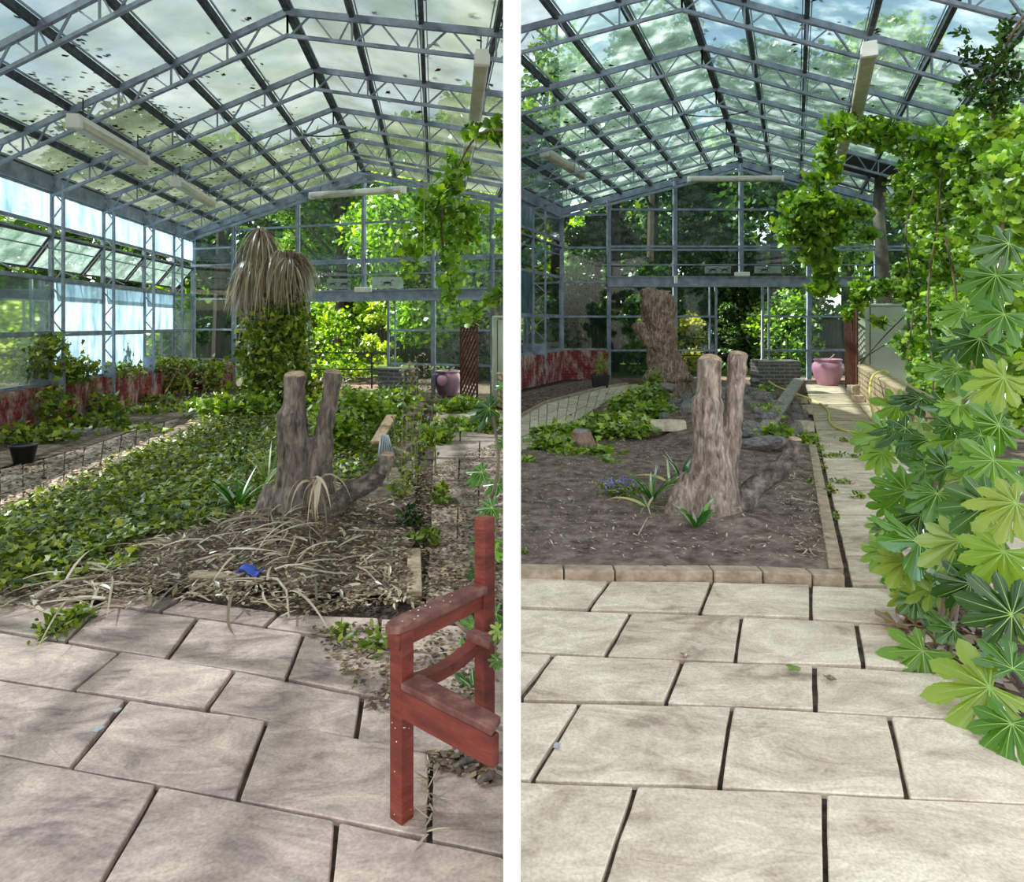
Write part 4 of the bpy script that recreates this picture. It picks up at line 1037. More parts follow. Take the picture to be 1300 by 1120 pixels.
for px, py, l in ((1026, 645, 'pale curled dead leaf near the right kerb of the bare bed'), (1029, 708, 'knot of pale dead stems in the front right corner of the bare bed'), (926, 668, 'small tangle of bleached leaf stalks at the foot of the right stump')):
    g = G(px, py); S = [V((g.x+random.gauss(0, .03), g.y+random.gauss(0, .03), rbz(g.x, g.y)+.02)) for i in range(9)]
    tag(ribbons('dead_leaf', S, [V((random.uniform(-1, 1), random.uniform(-1, 1), random.uniform(.1, .6))) for s in S], np.array([random.uniform(.06, .16) for s in S]), .016, STRAW, seg=6, droop=1.6, curl=1.0, floor=.05), l, 'dead leaf')
# blue flowers
g = G(785, 637); g.z = rbz(g.x, g.y); t = thing('bluebell_clump', 'small clump of violet blue flowers on the bare soil', 'flowers', g)
pts = [(g.x+random.gauss(0, .05)+dx, g.y+random.gauss(0, .04), g.z+random.uniform(.01, .13)) for dx in (-.05, .09) for i in range(130)]
leaves('foliage', NEED, [(a, b, c*.8) for a, b, c in pts], .09, IVY, t, up=.2)
leaves('petals', CARD, [(a, b, c+.02) for a, b, c in pts[::2]], .03, PURPLE, t, up=.4)
tuft(803, 634, 22, 60, 'yellowish weed between the blue flowers and the strappy plant', 1, .06, IVYB, .09)
pts = blob_points([(820, 503, 11.5, 26, 12, 900), (833, 528, 10.2, 28, 15, 1100), (795, 515, 10.8, 22, 14, 700), (745, 545, 8.6, 45, 9, 900), (780, 535, 9.2, 40, 10, 800), (800, 545, 8.6, 28, 8, 500), (710, 562, 7.9, 32, 9, 700), (762, 575, 7.6, 18, 8, 260), (720, 575, 7.6, 20, 6, 240), (664, 588, 7.1, 9, 6, 140), (830, 480, 12.8, 9, 8, 120), (690, 548, 8.6, 14, 6, 200), (770, 586, 7.2, 6, 6, 60)])
pts = pts[pts[:, 2] > .01]
tag(leaves('ground_ivy', IVYS, pts, .085, IVYB, up=.9, jitter=.6, side=1), 'bright green ivy patches spreading from the rockery beside the curved path', 'ivy', kind='stuff')
pts = blob_points([(975, 525, 9.3, 14, 10, 300), (985, 550, 7.9, 18, 9, 400), (970, 497, 12, 12, 6, 150), (1024, 560, 8.3, 10, 9, 220), (1003, 497, 12.5, 8, 6, 80)])
tag(leaves('rockery_weeds', IVYS, pts[pts[:, 2] > .02], .07, IVYB, up=.8, side=1), 'small green weeds growing among the rockery stones near the hose', 'weed', kind='stuff')

# ------------------------------------------------------------------ rocks
random.seed(11)
RK = []
for i in range(9):
    bm = bmesh.new(); bmesh.ops.create_icosphere(bm, subdivisions=3, radius=1)
    for v in bm.verts:
        c = v.co.copy(); n = noise.noise(c*1.3+V((i*7, 0, 0)))*.35+noise.noise(c*3+V((0, i*5, 0)))*.12
        v.co = c*(1+n)
        for ax in (V((1, .2, .1)), V((-.3, 1, .2)), V((0, -.2, 1)), V((-1, -.5, .4)), V((.4, -.9, .3))):
            ax = ax.normalized(); d = v.co.dot(ax)
            if d > .72: v.co -= ax*(d-.72)*.85
    me = bpy.data.meshes.new('rock'); bm.to_mesh(me); bm.free(); me.materials.append(ROCK); RK.append(me)
def rock(px, py, D, r, label, group=None, sq=.6, mesh=None, sx=1.0):
    o = bpy.data.objects.new('rock', mesh or random.choice(RK)); COL.objects.link(o)
    c = P(px, py, D); s = r*D/F; o.location = c; o.rotation_euler = (random.uniform(-.3, .3), random.uniform(-.3, .3), random.uniform(0, 6)); o.scale = (s*sx, s*.8, s*sq)
    return tag(o, label, 'rock', group)
gl = 'grey rubble rock in the rockery heap behind the bare bed'
cnt = 0
while cnt < 120:
    y = random.uniform(7.9, 12.9); x = 3.45+.36*(y-10.6)+random.uniform(-1.15, 1.15)
    d = math.hypot((x-3.45-.36*(y-10.6))/1.15, (y-10.6)/2.9)
    if d > 1: continue
    px = CX+F*x/y
    if px < 832 or (px < 880 and y < 9.0): continue
    r = random.uniform(.07, .17); z = rbz(x, y)+r*.25; py = HY+(H-z)*F/y
    L = px < 908
    rock(px, py, y, r*F/y, gl+(', left of the forked stump' if L else ', right of the forked stump'), 'rockery stones left of the right stump' if L else 'rockery stones right of the right stump'); cnt += 1
rock(845, 492, 11.6, 14, 'flat-topped grey rock crowning the left end of the rockery', sq=.45)
rock(965, 563, 7.75, 24, 'long flat grey slab of rock at the front right of the rockery', sq=.42, sx=1.5)
rock(962, 551, 8.0, 13, 'pale angular rock at the foot of the leaning plank', sq=.6)
rock(1010, 545, 8.5, 13, 'dark rounded rock left of the pale stone blocks', sq=.8)
rock(990, 560, 7.7, 12, 'small grey rock behind the tip of the branch', sq=.6)
rock(104, 553, 9.0, 18, 'mossy round boulder under the left red wall', sq=.7)
rock(130, 551, 9.2, 12, 'smaller grey boulder right of the mossy one', sq=.8)
rock(355, 706, 4.2, 13, 'brown stone showing through the dead strap leaves', sq=.7)
rock(958, 483, 12.6, 9, 'dark flat stone before the grey brick planter', sq=.4, sx=1.4)
def block(p, dx, dy, dz, rot, label, mat=None, name='stone_block', cat='stone block', group=None):
    bm = bmesh.new(); bmesh.ops.create_cube(bm, size=1)
    for v in bm.verts: v.co = V((v.co.x*dx, v.co.y*dy, (v.co.z+.5)*dz))
    bmesh.ops.subdivide_edges(bm, edges=bm.edges, cuts=4, use_grid_fill=True)
    for v in bm.verts: v.co += V((noise.noise(v.co*9+p), noise.noise(v.co*9+p*2), noise.noise(v.co*9+p*3)))*.012
    me = bpy.data.meshes.new(name); bm.to_mesh(me); bm.free(); me.materials.append(mat or STONE)
    o = bpy.data.objects.new(name, me); COL.objects.link(o); o.location = p; o.rotation_euler.z = rot; bevel(o, .01)
    return tag(o, label, cat, group)
g = G(850, 560); block(g+V((0, .12, .03+rbz(g.x, g.y+.1)*.9)), .46, .22, .13, -.08, 'long sawn sandstone block lying at the edge of the bare bed')
g = G(1025, 551); block(g+V((0, .1, 0)), .20, .2, .17, .1, 'pale stone block at the path edge, nearest and largest of the row')
g = G(1027, 526); block(g+V((0, .1, 0)), .17, .2, .14, -.15, 'small white stone block, middle of the row at the path edge')
g = G(1021, 514); block(g+V((0, .1, 0)), .16, .16, .12, .2, 'small white stone block farthest up the path edge')
g = G(1089, 503); block(g+V((0, .1, 0)), .26, .2, .22, .1, 'tan brick standing at the foot of the trellis')
g = G(1090, 511); block(g+V((0, .05, 0)), .22, .16, .13, -.1, 'broken white-faced brick on the path before the trellis')
g = G(1020, 561); block(g+V((0, .05, 0)), .2, .16, .08, 0, 'grey stone half sunk below the pale stone blocks', ROCK)
# planks and hose
mb = MB(); mb.beam(P(967, 552, 8.2), P(1014, 482, 12.6), .19, .05); o = mb.build('plank', PLANK); bevel(o, .006); tag(o, 'long grey weathered plank lying up the rockery', 'plank')
hp = [P(976, 484, 13.0), P(985, 490, 12.2), P(1005, 498, 11.3)]+[G(x, y, .02) for x, y in ((1028, 506), (1045, 515), (1052, 524), (1053, 534), (1060, 542), (1075, 547), (1095, 549), (1112, 545), (1122, 541))]
hp2 = [G(1122, 541, .02), P(1113, 538, 9.6), P(1107, 520, 9.8), P(1104, 500, 10.1), P(1106, 482, 10.6), P(1112, 474, 11), P(1122, 471, 11.3), P(1130, 474, 11.2)]
def smooth_path(pts, n=6):
    out = []
    for i in range(len(pts)-1):
        p0 = pts[max(i-1, 0)]; p1 = pts[i]; p2 = pts[i+1]; p3 = pts[min(i+2, len(pts)-1)]
        for k in range(n):
            t = k/n; out.append(.5*((2*p1)+(-p0+p2)*t+(2*p0-5*p1+4*p2-p3)*t*t+(-p0+3*p1-3*p2+p3)*t**3))
    out.append(pts[-1]); return out
mb = MB(); mb.tube(smooth_path(hp+hp2[1:]), .017, n=8); tag(mb.build('garden_hose', HOSE, smooth=True), 'yellow garden hose snaking from the rockery across the path over the low wall', 'hose')

# ------------------------------------------------------------------ planter, pots, trellis, heater, low wall
def brick_box(name, p, q, th, h, mat, label, cat, side=1):
    t = thing(name, label, cat, (p.x, p.y, 0)); d = (q-p).normalized(); n = V((d.y, -d.x, 0)); mb = MB()
    brick_run(mb, p, q, th, h, n); mb.build('brickwork', mat, t)
    mb = MB(); b = -n*th; mb.prism([v+V((0, 0, h)) for v in (p+n*.015, q+n*.015, q+b, p+b)], [v+V((0, 0, h+.03)) for v in (p+n*.015, q+n*.015, q+b, p+b)])
    mb.build('coping', mat_cop, t); return t
mat_cop = simple('coping_stone', [srgb(110, 106, 100), srgb(150, 146, 138)], scale=6, rough=.9)
Dp = 14.6
brick_box('brick_planter', V(((963-650)/F*Dp, Dp, 0)), V(((1016-650)/F*Dp, Dp, 0)), .5, .68, GREYB, 'low grey brick planter before the doorway of the tidied hall', 'planter')
Dp = 12.9
brick_box('brick_planter', V(((477-650)/F*Dp, Dp+.2, 0)), V(((520-650)/F*Dp, Dp, 0)), .4, .62, GREYB, 'dark brick planter before the doorway of the overgrown hall', 'planter')
mat_cop = simple('tan_coping', [srgb(160, 138, 108), srgb(200, 178, 146)], scale=6, rough=.9, bump=.4)
brick_box('garden_wall', V((7.68, 15.0, 0)), V((4.75, 7.9, 0)), .25, .60, TANB, 'low tan brick wall running along the right of the path', 'wall')
brick_box('garden_wall', V(((624-650)/F*12.6, 12.6, 0)), V((-.04, 11.4, 0)), .2, .60, TANB, 'low tan brick wall beside the trellis in the overgrown hall', 'wall')

def pot(px, py, wpx, label, side):
    g = G(px, py); k = g.y/F; R_ = wpx/2*k
    t = thing('ceramic_pot', label, 'pot', g)
    mb = MB(); prof = [(0, .0), (.58*R_, .0), (.64*R_, .05*R_), (.80*R_, .45*R_), (.97*R_, .95*R_), (1.0*R_, 1.2*R_), (.95*R_, 1.42*R_), (.82*R_, 1.55*R_), (.80*R_, 1.60*R_), (.88*R_, 1.64*R_), (.90*R_, 1.72*R_), (.86*R_, 1.76*R_), (.76*R_, 1.72*R_), (.74*R_, 1.5*R_)]
    mb.lathe(g, prof, 48); mb.build('pot_body', PINK, t, smooth=True)
    mb = MB(); mb.lathe(g, [(.76*R_, 1.52*R_), (.4*R_, 1.56*R_), (0, 1.55*R_)], 24); mb.build('soil', SOIL, t)
    mb = MB(); c = g+V((0, 0, 1.55*R_)); mb.beam(c+V((-.05, 0, -.02)), c+V((.45*R_, 0, .5*R_)), .05, .02); mb.build('wooden_stake', CUT, t)
    return t
pot(1051, 489, 38, 'large glossy pink glazed pot on the path by the trellis, tidied hall', 1)
pot(568, 502, 36, 'pink glazed pot in front of the trellis in the overgrown hall', -1)
# black planter with fern
g = G(762, 492); k = g.y/F; t = thing('black_planter', 'black plastic planter with a small fern beside the red wall', 'planter', g)
w = 10.5*k; h = 15*k; mb = MB()
lo = [g+V((a*w*.85, b*w*.7, 0)) for a, b in ((-1, -1), (1, -1), (1, 1), (-1, 1))]; hi = [g+V((a*w, b*w*.8, h)) for a, b in ((-1, -1), (1, -1), (1, 1), (-1, 1))]
mb.prism(lo, hi); mb.build('tub', BLACKP, t)
mb = MB()
for i in range(4): mb.beam(hi[i], hi[(i+1) % 4], .03, .04)
mb.build('rim', BLACKP, t)
pts = [(g.x+random.gauss(.03, .07), g.y+random.gauss(0, .06), h+abs(random.gauss(.2, .15))) for i in range(160)]
leaves('fern_leaves', NEED, pts, .16, IVYB, t, up=.3)
# black water pipe/pots at the left of west hall
g = G(30, 588); mb = MB(); mb.lathe(g, [(.0, 0), (.09, 0), (.13, .20), (.14, .20), (.12, .18), (0, .18)], 20); tag(mb.build('flowerpot', BLACKP, smooth=True), 'black flowerpot at the left end under the overgrown red wall', 'flowerpot')

def trellis(p, q, z1, label, side):
    t = thing('trellis', label, 'trellis', (p.x, p.y, 0)); d = (q-p); L = d.length; d.normalize()
    mb = MB(); fr_ = .035
    for a, b in ((p, p+V((0, 0, z1))), (q, q+V((0, 0, z1))), (p+V((0, 0, z1)), q+V((0, 0, z1))), (p+V((0, 0, .03)), q+V((0, 0, .03)))): mb.beam(a, b, fr_, fr_, V((0, 1, 0)))
    mb.build('frame', TREL, t); mb = MB(); st = .15; n = int((z1+L)/st)
    for sg in (0, 1):
        for i in range(-int(L/st)-1, int(z1/st)+1):
            z0 = i*st; u0, u1 = 0.0, 1.0; a = z0; b = z0+L
            if a < 0: u0 = -a/L; a = 0
            if b > z1: u1 = (z1-z0)/L; b = z1
            if u1 <= u0: continue
            U0, U1 = (u0, u1) if sg else (1-u0, 1-u1)
            off = d.cross(V((0, 0, 1)))*(.008 if sg else -.008)
            mb.beam(p.lerp(q, U0)+V((0, 0, a))+off, p.lerp(q, U1)+V((0, 0, b))+off, .03, .012, V((0, 1, 0)))
    mb.build('lattice', TREL, t); return t
a = P(1074, 488, 16.0); b = P(1088, 497, 14.3); a.z = b.z = 0; trellis(a, b, 1.78, 'tall brown lattice trellis seen nearly edge-on beside the pink pot', 1)
a = P(585, 500, 13.6); b = P(606, 505, 12.9); a.z = b.z = 0; trellis(a, b, 1.62, 'tall brown lattice trellis beside the pot in the overgrown hall', -1)

def heater(x0, x1, D, ztop, label, side, flue=None, dep=.7, k=1.0):
    t = thing('greenhouse_heater', label, 'heater', (x0, D, 0)); mb = MB()
    mb.prism([V((x0, D, .1)), V((x1, D, .1)), V((x1, D+dep, .1)), V((x0, D+dep, .1))], [V((x0, D, ztop)), V((x1, D, ztop)), V((x1, D+dep, ztop)), V((x0, D+dep, ztop))])
    o = mb.build('cabinet', CABG, t); bevel(o, .02)
    mb = MB(); mb.beam((x0+.12*k, D-.006, .2), (x0+.12*k, D-.006, ztop-.08), .012, .012); mb.beam((x0+.1, D-.006, ztop-.06), (x1-.02, D-.006, ztop-.06), .012, .012); mb.build('door_seam', DARK, t)
    mb = MB()
    mb.prism([V((x0, D, 0)), V((x1, D, 0)), V((x1, D+dep, 0)), V((x0, D+dep, 0))], [V((x0, D, .1)), V((x1, D, .1)), V((x1, D+dep, .1)), V((x0, D+dep, .1))]); mb.build('plinth', DARK, t)
    w = (x1-x0)
    for i, (u0, u1) in enumerate(((.02, .40), (.52, .95))):
        A = x0+w*u0; B = x0+w*u1; mb = MB()
        z0, z1 = ztop+.03, ztop+.34*k; 
        if B*side < .03: B = .03*side
        for xx in (A, B): mb.beam((xx, D+.1, z0-.03), (xx, D+.1, z1), .03, .03)
        mb.beam((A, D+.1, z1), (B, D+.1, z1), .03, .03); mb.beam((A, D+.4, z0-.03), (A, D+.4, z1), .03, .03)
        for j in range(6):
            z = z0+(z1-z0)*j/6; mb.beam((A, D+.1, z), (B, D+.1, z), .05, .015)
        mb.build('louvre', PIPE, t)
    if flue:
        mb = MB(); mb.tube([V(f) for f in flue], .13*k, n=16); mb.build('flue_pipe', PIPE, t, smooth=True)
        for f in (0.3, .62, .8):
            c = V(flue[0]).lerp(V(flue[-1]), f)
    return t
heater(8.17, 9.15, 15.5, 1.98, 'pale green greenhouse heater cabinet with louvres and flue, half hidden by vines', 1, flue=[(8.9, 15.9, 2.0), (8.75, 15.9, 3.6), (8.7, 15.9, 4.1), (8.78, 15.9, 5.3)])
heater(-.36, -.03, 12.2, 1.66, 'edge of a pale green heater cabinet right of the trellis', -1, k=.8)
# dark plate through which the flue leaves the roof
mb = MB(); z = RH.rz(.55)-.04
a = [P(1118, 196, 15.6), P(1172, 204, 15.6)]
q = [RH.pt(.50, 2.1, RH.rz(.50)-.02), RH.pt(.833, 2.1, RH.rz(.833)-.02), RH.pt(.833, 3.85, RH.rz(.833)-.02), RH.pt(.50, 3.85, RH.rz(.50)-.02)]
mb.prism(q, [v+V((0, 0, .03)) for v in q]); trim(mb, DARK)

# ------------------------------------------------------------------ strip lights
def striplight(A, B, w, label, end_visible=True):
    A, B = V(A), V(B); t = thing('strip_light', label, 'light', (A+B)/2); d = (B-A).normalized()
    mb = MB(); mb.beam(A+V((0, 0, w*.45)), B+V((0, 0, w*.45)), w*.9, w*.4); o = mb.build('housing', LAMPW, t); bevel(o, .008)
    mb = MB(); mb.beam(A+d*.05, B-d*.05, w, w*.6); o = mb.build('diffuser', LAMPD, t); bevel(o, w*.2, 3)
    for e, s in ((A, 1), (B, -1)):
        mb = MB(); mb.beam(e, e+d*(.07*s), w*1.05, w*.75); o = mb.build('end_cap', LAMPW, t); bevel(o, .01)
    for u in (.12, .88):
        c = A.lerp(B, u); mb = MB(); mb.beam(c+V((0, 0, w*.5)), c+V((0, 0, w*.5+.25)), .012, .012); mb.build('hanger', DARK, t)
    return t
striplight(PZ(92, 155, 3.70), PZ(184, 207, 3.70), .15, 'long grimy strip light hung under the upper left of the overgrown hall roof')
striplight(PZ(222, 232, 3.75), PZ(270, 261, 3.75), .15, 'second grimy strip light farther along the left roof slope')
striplight(P(394, 250, 13.9), P(514, 242, 12.95), .13, 'white strip light hung level before the gable of the overgrown hall')
striplight(PZ(612, 74, 3.95), PZ(603, 152, 3.95), .14, 'strip light overhead at the upper right of the overgrown hall')
striplight(PZ(597, 180, 3.95), PZ(587, 225, 3.95), .14, 'strip light beyond the vine, right side of the overgrown hall')
striplight(PZ(690, 194, 4.85), PZ(740, 225, 4.85), .17, 'grimy strip light on the left roof slope of the tidied hall')
striplight(P(873, 229, 17.7), P(994, 228, 17.7), .15, 'white strip light hung level before the gable of the tidied hall')
striplight(PZ(1104, 64, 4.95), PZ(1087, 148, 4.95), .19, 'strip light overhead at the upper right of the tidied hall')
striplight(PZ(1074, 171, 4.95), PZ(1066, 206, 4.95), .19, 'strip light wrapped in vine farther down the tidied hall')
for (x, y, D, w, l) in ((461, 368, 14.2, 22, 'small white bulkhead light on the door beam of the overgrown hall'), (942, 348, 17.9, 19, 'small white bulkhead light on the door beam of the tidied hall')):
    p = P(x, y, D); k = D/F; mb = MB(); mb.beam(p-V((w/2*k, 0, 0)), p+V((w/2*k, 0, 0)), .08, .11); o = mb.build('bulkhead_light', LAMPW); bevel(o, .02, 3); tag(o, l, 'light')
p = P(858, 355, 18.0); mb = MB(); mb.beam(p-V((0, 0, .1)), p+V((0, 0, .1)), .08, .07); tag(mb.build('junction_box', LAMPW), 'tiny white switch box on the post above the dead trunk', 'switch')

# cable looping under the roof
for h, a_, b_, l in ((LH, (385, 171), (465, 162), 'black cable sagging between roof trusses of the overgrown hall'), (RH, (868, 145), (950, 141), 'black cable sagging between roof trusses of the tidied hall')):
    D = 10.2 if h is LH else 12.5
    A = P(*a_, D); B = P(*b_, D); pts = [A.lerp(B, u)-V((0, 0, .07*4*u*(1-u))) for u in [i/8 for i in range(9)]]
    mb = MB(); mb.tube(pts, .012, n=5); tag(mb.build('cable', DARK), l, 'cable')
mb = MB(); mb.tube([P(539, 215, 9.5), P(538, 330, 9.5)], .006, n=4); tag(mb.build('hanging_string', STRAPY), 'thin pale string hanging among the vines at the right of the overgrown hall', 'string')

# frosted panels with running animals, above the doorway
def anim(mb, c, s, fl=1, y=-.02):
    def ell(cx, cz, rx, rz, n=14): return [c+V(((cx+math.cos(2*math.pi*k/n)*rx)*s*fl, y, (cz+math.sin(2*math.pi*k/n)*rz)*s)) for k in range(n)]
    def pl(pts):
        lo = [c+V((a*s*fl, y, b*s)) for a, b in pts]; mb.prism(lo, [p+V((0, -.006, 0)) for p in lo])
    e = ell(0, 0, .5, .17); mb.prism(e, [p+V((0, -.006, 0)) for p in e])
    pl([(.35, .02), (.5, .08), (.78, .42), (.62, .42)]); pl([(.6, .36), (.66, .46), (1.0, .30), (.95, .24)])
    pl([(.38, -.05), (.48, -.02), (.85, -.40), (.78, -.42)]); pl([(.28, -.08), (.38, -.08), (.52, -.55), (.45, -.55)])
    pl([(-.48, 0), (-.36, -.06), (-.75, -.45), (-.82, -.42)]); pl([(-.36, -.08), (-.26, -.1), (-.42, -.55), (-.5, -.55)]); pl([(-.45, .06), (-.48, 0), (-.95, .10), (-.9, .16)])
def picture(x0, x1, y0, y1, D, xs, label):
    A = P(x0, y0, D); B = P(x1, y1, D); t = thing('frosted_panel', label, 'window panel', A)
    mb = MB(); mb.prism([V((A.x, D, B.z)), V((B.x, D, B.z)), V((B.x, D, A.z)), V((A.x, D, A.z))][::1], [V((A.x, D+.01, B.z)), V((B.x, D+.01, B.z)), V((B.x, D+.01, A.z)), V((A.x, D+.01, A.z))]); mb.build('panel', PANEL, t)
    for u, s in xs:
        mb = MB(); anim(mb, V((A.x+(B.x-A.x)*u, D, (A.z+B.z)/2+.0)), s); mb.build('animal_silhouette', DARK, t)
picture(415, 445, 354, 367, 14.35, [(.25, .10), (.75, .13)], 'frosted strip with two dark running animals, left of the bulkhead light, overgrown hall')
picture(472, 512, 352, 366, 13.9, [(.5, .15)], 'frosted strip with one dark running animal, right of the bulkhead light, overgrown hall')
picture(895, 928, 338, 347, 17.95, [(.3, .16), (.75, .16)], 'frosted strip with dark running animals, left of the bulkhead light, tidied hall')
picture(958, 992, 338, 347, 17.95, [(.35, .16)], 'frosted strip with a dark running animal, right of the bulkhead light, tidied hall')

# ------------------------------------------------------------------ the red bench
t = thing('garden_bench', 'red painted wooden garden bench with a worn armrest, cut by the frame at right', 'bench', (-.33, 2.03, 0))
FL = V((-.335, 2.035, 0)); BL = V((-.095, 2.33, 0)); sd = (BL-FL).normalized(); fd = V((sd.y, -sd.x, 0)).normalized()     # fd runs along the seat front, towards the camera and right
mb = MB()
def post(c, w1, w2, z0, z1):
    a = sd*w1/2; b = fd*w2/2; base = [c-a-b, c-a+b, c+a+b, c+a-b]
    m = MB(); m.prism([v+V((0, 0, z0)) for v in base], [v+V((0, 0, z1)) for v in base]); return m
o = post(FL, .050, .055, 0, .575).build('leg', REDW, t); bevel(o, .004)
o = post(BL, .055, .050, 0, .83).build('leg', REDW, t); bevel(o, .004)
o = post(FL+V((0, 0, 0))-sd*.02+V((0, 0, 0)), .04, .05, .525, .575).build('corbel', REDW, t); bevel(o, .008)
# armrest: a rounded board
n = 10; wv = .036; pts = []
A = FL-sd*.055; B = BL-sd*.02; L = (B-A).length
pl = [A+sd*.02-fd*wv*.75, A-fd*wv*.35, A+fd*wv*.35, A+sd*.02+fd*wv*.8, A+sd*.08+fd*wv, B+fd*wv*.9, B-fd*wv*.9, A+sd*.08-fd*wv]
mb = MB(); mb.prism([v+V((0, 0, .575)) for v in pl], [v+V((0, 0, .603)) for v in pl]); o = mb.build('armrest', REDT, t); bevel(o, .006)
mb = MB(); mb.beam(FL+sd*.02+V((0, 0, .548)), BL-sd*.02+V((0, 0, .548)), .03, .05); o = mb.build('arm_rail', REDW, t); bevel(o, .003)
E = FL+fd*((-.035-FL.x)/fd.x)
mb = MB(); mb.beam(FL+fd*.028+V((0, 0, .365))-sd*.012, E+V((0, 0, .365))-sd*.012, .028, .085); o = mb.build('seat_rail', REDW, t); bevel(o, .003)
mb = MB(); a = FL+fd*.028; lo = [a-sd*.03, E-sd*.03, E+sd*.045, a+sd*.045]
lo[2].x = min(lo[2].x, -.03)
mb.prism([v+V((0, 0, .410)) for v in lo], [v+V((0, 0, .432)) for v in lo]); o = mb.build('seat_slat', REDT, t); bevel(o, .004)
# side stretcher curving up to the rear
c0, c1 = FL+sd*.02+V((0, 0, .40)), BL+V((0, 0, .40)); mb = MB()
q = [c0.lerp(c1, u)+V((0, 0, -.03*4*u*(1-u)+.02*u)) for u in [i/8 for i in range(9)]]
for a, b in zip(q[:-1], q[1:]): mb.beam(a, b+(b-a)*.05, .045, .035)
mb.build('side_stretcher', REDW, t)
mb = MB(); E2 = BL+fd*((-.035-BL.x)/fd.x); mb.beam(BL-fd*.03-sd*.04+V((0, 0, .43)), E2-sd*.04+V((0, 0, .43)), .05, .03); o = mb.build('back_slat', REDT, t); bevel(o, .003)
# pale droppings on the wood
mb = MB()
def dot(c, n_, r):
    n_ = V(n_).normalized(); tt = n_.orthogonal().normalized(); bb = n_.cross(tt); k = 7
    lo = [c+(tt*math.cos(6.283*i/k)+bb*math.sin(6.283*i/k))*r for i in range(k)]; mb.prism(lo, [v+n_*.0015 for v in lo])
for i in range(11): dot(A+sd*random.uniform(.02, .3)+fd*random.uniform(-.028, .028)+V((0, 0, .603)), (0, 0, 1), random.uniform(.0015, .003))
for i in range(5): dot(FL-sd*.0255+fd*random.uniform(-.022, .022)+V((0, 0, random.uniform(.02, .30))), -sd, random.uniform(.0012, .0022))
for i in range(4): dot(FL+fd*.028*1.0+sd*random.uniform(-.02, .02)+V((0, 0, random.uniform(.02, .30))), fd, random.uniform(.0012, .002))
mb.build('paint_specks', DOT, t)
# bark pieces beside the bench
def barkpiece(px, py, r, l, L=.14, ang=.3):
    g = G(px, py); d = V((math.cos(ang), math.sin(ang), 0)); mb = MB(); mb.tube([g-d*L/2+V((0, 0, .012)), g+V((0, .01, .022)), g+d*L/2+V((0, 0, .012))], [r*.5, r, r*.4], n=7, jit=.3); tag(mb.build('bark_piece', BRANCH), l, 'bark')
barkpiece(600, 975, .016, 'strip of grey bark on the paving behind the bench leg'); barkpiece(622, 996, .016, 'curled bark flake under the bench seat', .08)
S = [G(545, 960+100*i/34, .01) for i in range(34)]
g_ = [V((s.x+random.gauss(0, .008), s.y, .006)) for s in S]
tag(ribbons('joint_debris', g_, [V((random.uniform(-1, 1), random.uniform(-1, 1), .05)) for s in S], np.array([random.uniform(.03, .1) for s in S]), .008, STRAW, seg=4, droop=0, floor=.003, side=-1), 'twiggy debris filling the paving joint right of the bench leg', 'debris', kind='stuff')
for px, py, l, ww in ((125, 927, 'pale blue glass shard in the left paving joint', .016), (149, 903, 'small pale glass shard higher in the left paving joint', .012), (707, 948, 'pale blue shard in the paving joint of the tidied hall', .014)):
    g = G(px, py, .0); mb = MB(); lo = [g+V((a*ww, b*ww*1.2, .002)) for a, b in ((-1, -.6), (.4, -1), (1, .7), (-.3, 1))]; mb.prism(lo, [v+V((0, 0, .004)) for v in lo]); tag(mb.build('glass_shard', SHARD if 'SHARD' in globals() else CORR), l, 'glass shard')
# ------------------------------------------------------------------ vines
def vine(label, blobs, stems, side, size=.12, mat=None, nrm=(0, -.5, 0), up=.3, name='grapevine', shape=None):
    c = P(blobs[0][0], blobs[0][1], blobs[0][2]); t = thing(name, label, 'vine', c)
    pts = blob_points([(a, b, c_, d, e, int(f*(1.45 if side > 0 else .8))) for a, b, c_, d, e, f in blobs]); tag(leaves('foliage', shape or VINES, pts, size*.8, mat or VINE, t, up=up, nrm=nrm, side=side), None)
    mb = MB()
    for s in stems: mb.tube(smooth_path([P(*a) for a in s], 4), .014, n=5)
    if mb.v: mb.build('stems', WOODY, t)
    return t
vine('bright grapevine hanging from the roof at the right of the overgrown hall', [(578, 212, 9.0, 16, 16, 90), (606, 168, 7.5, 22, 9, 90), (630, 166, 7.0, 12, 9, 60), (568, 240, 9.6, 18, 12, 140), (555, 262, 10, 26, 18, 240), (585, 270, 10, 28, 16, 170), (540, 290, 10.6, 24, 18, 200), (570, 300, 10.4, 24, 20, 160), (525, 315, 11, 16, 14, 110), (515, 345, 11, 9, 10, 60),
     (590, 300, 10, 20, 16, 110), (572, 345, 10.5, 12, 16, 90), (570, 375, 10.5, 9, 16, 90), (600, 395, 11.2, 16, 12, 90), (628, 378, 10.5, 14, 10, 80), (635, 292, 8.5, 10, 5, 30), (590, 405, 12, 16, 8, 70), (575, 325, 10.3, 14, 14, 60)],
     [[(640, 165, 6.6), (606, 172, 7.5), (580, 215, 9), (565, 250, 9.6), (560, 300, 10.2), (572, 350, 10.5), (570, 390, 10.6)], [(640, 372, 10), (610, 392, 11), (590, 405, 12)]], -1, .13)
